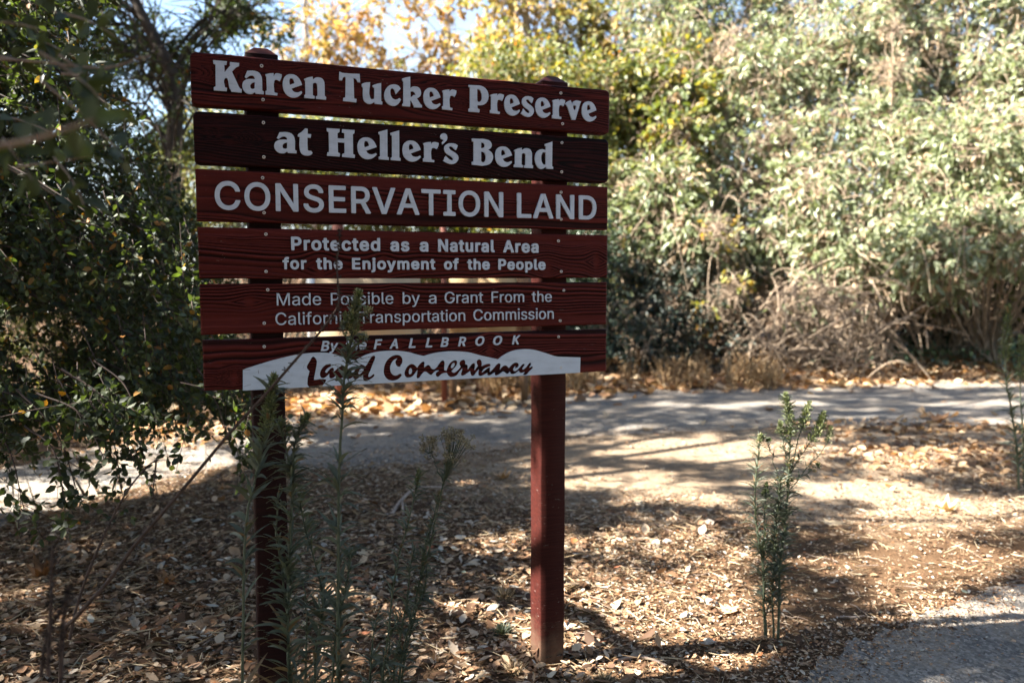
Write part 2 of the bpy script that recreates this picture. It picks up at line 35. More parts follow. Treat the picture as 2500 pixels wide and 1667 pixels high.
LOGO = [[1078,-2670,1191,-2636,1305,-2601,1419,-2567,1534,-2534,1665,-2498,1796,-2463,1929,-2429,2062,-2398,2205,-2367,2348,-2338,2493,-2312,2640,-2292,2743,-2281,2847,-2273,2952,-2267,3057,-2264,3141,-2263,3226,-2264,3310,-2267,3394,-2276,3480,-2291,3565,-2312,3650,-2336,3734,-2362,3798,-2385,3862,-2410,3926,-2435,3990,-2459,4049,-2479,4109,-2497,4168,-2516,4228,-2534,4299,-2497,4369,-2459,4441,-2423,4514,-2391,4601,-2362,4689,-2337,4778,-2318,4869,-2302,4946,-2293,5024,-2287,5103,-2284,5181,-2282,5260,-2282,5339,-2283,5417,-2287,5496,-2293,5587,-2303,5678,-2315,5769,-2331,5860,-2351,5929,-2370,5997,-2393,6065,-2416,6134,-2437,6178,-2448,6222,-2459,6266,-2469,6310,-2480,6382,-2461,6453,-2442,6526,-2424,6599,-2409,6692,-2394,6786,-2382,6880,-2373,6975,-2367,7070,-2364,7165,-2364,7260,-2367,7356,-2372,7452,-2379,7548,-2388,7644,-2401,7740,-2417,7850,-2443,7959,-2475,8068,-2508,8178,-2540,8313,-2574,8448,-2607,8584,-2640,8721,-2673,8770,-2639,8819,-2604,8869,-2570,8921,-2539,8993,-2504,9067,-2472,9144,-2445,9223,-2423,9309,-2405,9398,-2393,9487,-2386,9578,-2383,9667,-2384,9757,-2390,9847,-2400,9936,-2414,10041,-2438,10145,-2468,10248,-2501,10351,-2534,10442,-2565,10533,-2598,10625,-2629,10719,-2654,10823,-2671,10929,-2680,11036,-2687,11143,-2694,11256,-2702,11370,-2710,11485,-2718,11599,-2726,11587,-3225,3265,-3253,3276,-3236,3287,-3218,3299,-3200,3311,-3183,3323,-3168,3335,-3154,3347,-3140,3357,-3124,3364,-3111,3371,-3097,3375,-3084,3373,-3071,3365,-3062,3354,-3056,3341,-3052,3328,-3049,3303,-3043,3277,-3041,3250,-3041,3224,-3041,3174,-3041,3125,-3045,3076,-3050,3027,-3054,3034,-2986,3080,-2774,3113,-2623,3116,-2594,3119,-2565,3121,-2537,3118,-2509,3111,-2483,3102,-2459,3089,-2436,3073,-2415,3060,-2401,3046,-2388,3031,-2378,3014,-2375,3004,-2378,2994,-2383,2985,-2390,2977,-2397,2962,-2414,2951,-2435,2941,-2457,2931,-2478,2912,-2508,2892,-2537,2872,-2566,2855,-2597,2847,-2611,2839,-2626,2832,-2641,2828,-2657,2829,-2677,2834,-2696,2842,-2715,2852,-2734,2863,-2749,2875,-2762,2889,-2776,2902,-2789,2896,-2813,2890,-2838,2884,-2862,2878,-2887,2870,-2913,2861,-2939,2853,-2965,2846,-2992,2842,-3018,2839,-3045,2838,-3071,2837,-3098,2835,-3123,2834,-3149,2835,-3174,2842,-3198,2851,-3213,2864,-3228,2877,-3241,2890,-3255,1062,-3261],[3509,-2608,3518,-2620,3523,-2633,3524,-2647,3519,-2661,3511,-2674,3501,-2685,3482,-2699,3460,-2709,3440,-2721,3420,-2736,3402,-2753,3386,-2772,3369,-2794,3355,-2817,3355,-2840,3361,-2848,3368,-2855,3377,-2861,3400,-2855,3419,-2830,3438,-2805,3467,-2774,3495,-2743,3530,-2724,3545,-2721,3561,-2719,3575,-2722,3587,-2731,3595,-2744,3602,-2758,3605,-2783,3600,-2809,3596,-2835,3624,-2813,3652,-2791,3680,-2769,3714,-2740,3749,-2711,3788,-2689,3817,-2678,3848,-2670,3879,-2673,3901,-2687,3920,-2707,3939,-2726,3963,-2744,3989,-2761,4014,-2776,4038,-2786,4062,-2796,4083,-2810,4098,-2832,4108,-2857,4120,-2881,4132,-2898,4145,-2914,4157,-2930,4165,-2909,4173,-2889,4182,-2869,4200,-2837,4221,-2807,4245,-2778,4269,-2751,4294,-2726,4323,-2704,4352,-2685,4383,-2670,4416,-2664,4454,-2675,4489,-2697,4524,-2720,4545,-2693,4567,-2665,4587,-2637,4614,-2591,4639,-2544,4667,-2500,4686,-2471,4705,-2444,4731,-2424,4746,-2416,4761,-2411,4778,-2410,4796,-2416,4813,-2427,4824,-2443,4827,-2463,4822,-2484,4815,-2505,4800,-2553,4779,-2598,4759,-2644,4732,-2710,4705,-2777,4678,-2844,4652,-2894,4627,-2944,4613,-2997,4611,-3011,4609,-3024,4612,-3036,4629,-3043,4652,-3034,4675,-3024,4712,-2997,4747,-2965,4777,-2966,4785,-2975,4790,-2986,4793,-2998,4788,-3018,4775,-3035,4760,-3051,4735,-3075,4705,-3093,4674,-3110,4638,-3129,4602,-3146,4564,-3155,4537,-3157,4510,-3157,4486,-3148,4472,-3134,4461,-3117,4453,-3099,4445,-3059,4447,-3017,4450,-2974,4411,-3002,4373,-3030,4333,-3055,4298,-3078,4262,-3100,4224,-3104,4207,-3098,4191,-3090,4178,-3078,4168,-3062,4162,-3042,4156,-3023,4133,-3039,4111,-3054,4086,-3066,4056,-3075,4025,-3079,3994,-3074,3966,-3058,3943,-3035,3919,-3012,3888,-3020,3857,-3028,3827,-3038,3795,-3056,3766,-3077,3735,-3096,3709,-3112,3684,-3127,3658,-3126,3648,-3119,3638,-3110,3632,-3099,3629,-3076,3636,-3053,3645,-3030,3656,-2999,3670,-2969,3684,-2939,3662,-2959,3639,-2979,3615,-2998,3589,-3017,3561,-3033,3531,-3040,3513,-3038,3494,-3032,3479,-3022,3470,-3008,3465,-2992,3462,-2975,3461,-2950,3463,-2924,3466,-2898,3437,-2926,3407,-2954,3375,-2979,3351,-2995,3326,-3009,3299,-3017,3278,-3016,3258,-3012,3240,-3003,3224,-2988,3212,-2968,3203,-2948,3197,-2923,3196,-2897,3197,-2871,3203,-2845,3211,-2820,3221,-2795,3236,-2764,3254,-2734,3275,-2706,3298,-2681,3324,-2659,3351,-2640,3380,-2626,3410,-2615,3442,-2609,3466,-2604,3490,-2601],[4464,-2788,4468,-2798,4467,-2810,4464,-2822,4460,-2834,4452,-2852,4440,-2867,4427,-2881,4413,-2895,4399,-2908,4384,-2922,4368,-2933,4350,-2938,4342,-2940,4334,-2941,4326,-2940,4319,-2937,4314,-2929,4313,-2919,4315,-2908,4317,-2898,4321,-2879,4329,-2861,4339,-2845,4352,-2830,4365,-2816,4380,-2804,4397,-2795,4414,-2789,4427,-2785,4441,-2782,4454,-2782],[5504,-2418,5532,-2424,5559,-2434,5584,-2448,5608,-2471,5626,-2499,5639,-2529,5647,-2558,5650,-2587,5649,-2617,5644,-2644,5634,-2670,5621,-2695,5614,-2705,5605,-2715,5597,-2725,5595,-2739,5593,-2753,5588,-2765,5573,-2775,5553,-2779,5532,-2778,5509,-2772,5487,-2760,5468,-2744,5453,-2725,5442,-2702,5434,-2679,5429,-2656,5428,-2631,5430,-2608,5444,-2577,5465,-2550,5487,-2523,5454,-2536,5421,-2550,5391,-2567,5359,-2595,5332,-2629,5310,-2666,5294,-2701,5282,-2737,5274,-2775,5270,-2812,5270,-2849,5275,-2886,5286,-2920,5301,-2953,5322,-2983,5345,-3005,5372,-3023,5401,-3034,5428,-3035,5454,-3031,5481,-3025,5520,-3007,5558,-2987,5594,-2990,5606,-3001,5616,-3014,5622,-3028,5617,-3054,5598,-3076,5576,-3097,5547,-3124,5515,-3146,5479,-3164,5438,-3179,5395,-3187,5351,-3190,5308,-3186,5265,-3176,5224,-3160,5189,-3139,5158,-3114,5130,-3084,5107,-3049,5089,-3011,5076,-2971,5069,-2925,5069,-2877,5073,-2830,5081,-2776,5094,-2724,5112,-2674,5136,-2624,5165,-2578,5201,-2536,5235,-2504,5272,-2477,5313,-2453,5344,-2440,5376,-2429,5409,-2421,5440,-2416,5472,-2415],[5919,-2707,5948,-2710,5976,-2718,6004,-2731,6039,-2758,6068,-2793,6098,-2828,6112,-2806,6127,-2784,6142,-2762,6163,-2735,6186,-2710,6212,-2688,6237,-2669,6263,-2652,6291,-2649,6308,-2654,6323,-2663,6335,-2676,6338,-2697,6331,-2721,6325,-2744,6324,-2772,6324,-2801,6324,-2829,6344,-2812,6364,-2795,6386,-2781,6406,-2769,6426,-2760,6448,-2758,6471,-2767,6491,-2784,6509,-2803,6526,-2830,6540,-2860,6561,-2882,6578,-2890,6596,-2895,6614,-2897,6639,-2891,6663,-2877,6685,-2862,6725,-2822,6757,-2775,6792,-2729,6818,-2695,6846,-2662,6881,-2643,6899,-2640,6918,-2640,6935,-2645,6950,-2660,6960,-2680,6966,-2701,6970,-2735,6965,-2770,6960,-2805,6959,-2851,6959,-2897,6959,-2943,7022,-2963,7030,-2934,7039,-2906,7049,-2877,7067,-2836,7087,-2796,7112,-2759,7139,-2728,7168,-2699,7203,-2676,7237,-2660,7273,-2649,7310,-2649,7330,-2654,7349,-2662,7364,-2674,7374,-2695,7375,-2719,7373,-2744,7364,-2777,7347,-2808,7327,-2837,7299,-2869,7267,-2898,7237,-2929,7221,-2948,7206,-2968,7191,-2988,7211,-3006,7231,-3024,7254,-3034,7280,-3030,7303,-3017,7326,-3002,7359,-2980,7389,-2955,7417,-2928,7439,-2904,7460,-2878,7481,-2852,7465,-2826,7448,-2800,7440,-2772,7440,-2749,7445,-2725,7454,-2704,7473,-2680,7499,-2663,7527,-2651,7551,-2645,7576,-2642,7600,-2648,7616,-2662,7627,-2682,7636,-2702,7640,-2730,7638,-2760,7635,-2789,7662,-2796,7688,-2803,7708,-2818,7714,-2835,7716,-2853,7717,-2871,7718,-2897,7717,-2923,7716,-2950,7743,-2912,7770,-2875,7799,-2840,7821,-2812,7844,-2786,7872,-2769,7894,-2763,7916,-2760,7937,-2766,7949,-2783,7952,-2806,7955,-2829,7955,-2881,7945,-2933,7936,-2985,7963,-2952,7991,-2918,8019,-2884,8028,-2872,8037,-2861,8046,-2850,8033,-2826,8019,-2803,8010,-2778,8005,-2751,8003,-2724,8010,-2699,8024,-2680,8043,-2664,8066,-2654,8091,-2652,8116,-2658,8139,-2669,8157,-2689,8168,-2715,8176,-2741,8181,-2767,8183,-2794,8181,-2820,8177,-2835,8172,-2849,8166,-2864,8203,-2850,8240,-2836,8277,-2824,8314,-2813,8351,-2804,8389,-2802,8416,-2804,8443,-2809,8463,-2823,8469,-2840,8469,-2859,8463,-2876,8448,-2888,8427,-2894,8407,-2900,8369,-2913,8331,-2924,8295,-2939,8268,-2956,8243,-2976,8221,-2998,8207,-3020,8195,-3043,8184,-3067,8215,-3044,8246,-3022,8277,-3000,8312,-2972,8348,-2944,8388,-2926,8407,-2920,8427,-2915,8444,-2919,8453,-2934,8454,-2953,8453,-2973,8452,-3002,8448,-3031,8444,-3061,8481,-3027,8519,-2994,8556,-2959,8597,-2912,8638,-2863,8687,-2823,8705,-2813,8723,-2803,8743,-2799,8765,-2803,8784,-2813,8800,-2828,8806,-2850,8803,-2875,8800,-2899,8795,-2934,8788,-2970,8781,-3005,8804,-2975,8828,-2945,8856,-2919,8879,-2902,8904,-2887,8931,-2878,8957,-2877,8983,-2881,9007,-2890,9036,-2910,9059,-2937,9083,-2964,9113,-2929,9143,-2893,9178,-2861,9207,-2840,9238,-2821,9273,-2808,9304,-2802,9337,-2800,9368,-2807,9390,-2818,9409,-2834,9422,-2853,9427,-2877,9425,-2902,9416,-2925,9399,-2947,9376,-2964,9349,-2976,9330,-2983,9309,-2987,9292,-2982,9291,-2959,9305,-2932,9301,-2920,9289,-2927,9281,-2941,9273,-2955,9256,-2976,9242,-3000,9239,-3024,9245,-3043,9257,-3059,9273,-3071,9298,-3072,9324,-3061,9349,-3047,9392,-3018,9428,-2982,9464,-2945,9493,-2912,9523,-2879,9560,-2859,9580,-2854,9601,-2851,9617,-2858,9624,-2872,9622,-2890,9618,-2906,9605,-2931,9586,-2953,9570,-2976,9558,-2994,9548,-3012,9550,-3029,9570,-3034,9594,-3020,9618,-3005,9653,-2981,9684,-2951,9714,-2919,9737,-2887,9760,-2853,9791,-2833,9811,-2829,9832,-2828,9849,-2835,9857,-2856,9850,-2881,9840,-2907,9826,-2934,9809,-2960,9791,-2986,9824,-2968,9857,-2951,9888,-2954,9898,-2961,9906,-2971,9912,-2982,9908,-3004,9889,-3024,9869,-3043,9845,-3064,9817,-3083,9792,-3103,9766,-3132,9742,-3163,9714,-3189,9699,-3199,9683,-3207,9666,-3216,9556,-3211,9567,-3196,9578,-3181,9589,-3165,9599,-3151,9608,-3136,9618,-3122,9586,-3132,9554,-3142,9522,-3144,9498,-3141,9475,-3135,9455,-3123,9442,-3107,9434,-3088,9426,-3068,9395,-3092,9364,-3116,9330,-3136,9294,-3152,9255,-3164,9216,-3166,9188,-3162,9161,-3152,9140,-3136,9130,-3119,9125,-3101,9121,-3082,9098,-3109,9075,-3136,9045,-3150,9019,-3145,8993,-3133,8969,-3120,8944,-3101,8920,-3080,8893,-3072,8877,-3077,8861,-3086,8846,-3096,8812,-3119,8779,-3144,8743,-3163,8705,-3178,8665,-3188,8630,-3179,8618,-3167,8608,-3154,8602,-3138,8602,-3121,8607,-3103,8612,-3086,8581,-3103,8550,-3119,8518,-3135,8482,-3154,8445,-3172,8406,-3174,8383,-3166,8363,-3153,8350,-3136,8350,-3121,8355,-3107,8360,-3092,8326,-3109,8292,-3125,8258,-3140,8222,-3158,8185,-3173,8147,-3179,8120,-3177,8094,-3171,8073,-3158,8059,-3135,8056,-3107,8055,-3078,8057,-3043,8065,-3009,8074,-2974,8043,-3008,8012,-3041,7981,-3075,7959,-3107,7938,-3140,7907,-3159,7886,-3163,7864,-3163,7843,-3157,7827,-3142,7816,-3123,7807,-3102,7798,-3074,7793,-3044,7789,-3014,7762,-3030,7734,-3047,7707,-3063,7671,-3087,7636,-3111,7597,-3128,7569,-3135,7541,-3140,7515,-3133,7503,-3120,7494,-3105,7488,-3088,7491,-3059,7504,-3030,7516,-3002,7523,-2973,7529,-2944,7535,-2916,7507,-2943,7479,-2971,7453,-2999,7424,-3040,7396,-3082,7362,-3117,7328,-3137,7292,-3151,7253,-3160,7217,-3165,7181,-3164,7145,-3155,7119,-3142,7095,-3124,7074,-3104,7057,-3079,7043,-3051,7030,-3024,6984,-3028,6939,-3032,6896,-3044,6878,-3053,6860,-3064,6842,-3076,6814,-3102,6786,-3130,6753,-3141,6730,-3134,6708,-3121,6692,-3103,6679,-3076,6676,-3045,6683,-3017,6698,-3000,6717,-2988,6737,-2976,6781,-2944,6755,-2944,6728,-2945,6702,-2949,6670,-2963,6641,-2983,6613,-3005,6590,-3030,6569,-3057,6542,-3070,6517,-3067,6494,-3055,6472,-3042,6442,-3017,6415,-2990,6384,-2969,6367,-2964,6350,-2961,6332,-2958,6302,-2982,6272,-3006,6244,-3031,6216,-3072,6191,-3116,6156,-3147,6138,-3154,6120,-3160,6103,-3158,6091,-3148,6083,-3133,6078,-3117,6074,-3087,6081,-3055,6087,-3024,6093,-2984,6099,-2945,6106,-2905,6085,-2933,6065,-2961,6044,-2988,6020,-3020,5995,-3051,5965,-3078,5934,-3097,5901,-3111,5866,-3119,5839,-3122,5812,-3122,5785,-3116,5761,-3103,5739,-3086,5722,-3065,5708,-3035,5703,-3001,5703,-2967,5709,-2930,5723,-2894,5740,-2859,5762,-2819,5789,-2782,5822,-2750,5852,-2730,5884,-2714],[5902,-2834,5910,-2839,5917,-2847,5922,-2857,5926,-2867,5931,-2882,5934,-2898,5935,-2914,5934,-2930,5929,-2953,5921,-2976,5909,-2995,5892,-3008,5884,-3012,5875,-3015,5867,-3017,5859,-3015,5851,-3008,5847,-2998,5845,-2986,5844,-2974,5841,-2950,5842,-2925,5847,-2901,5857,-2879,5865,-2863,5876,-2846,5888,-2835],[7274,-2731,7283,-2739,7285,-2753,7284,-2769,7283,-2783,7278,-2805,7268,-2826,7254,-2844,7237,-2859,7224,-2870,7210,-2881,7196,-2887,7183,-2883,7178,-2876,7176,-2867,7175,-2857,7174,-2848,7176,-2830,7183,-2812,7192,-2796,7202,-2780,7211,-2766,7221,-2752,7233,-2741,7247,-2733,7254,-2731,7261,-2730,7267,-2730]]
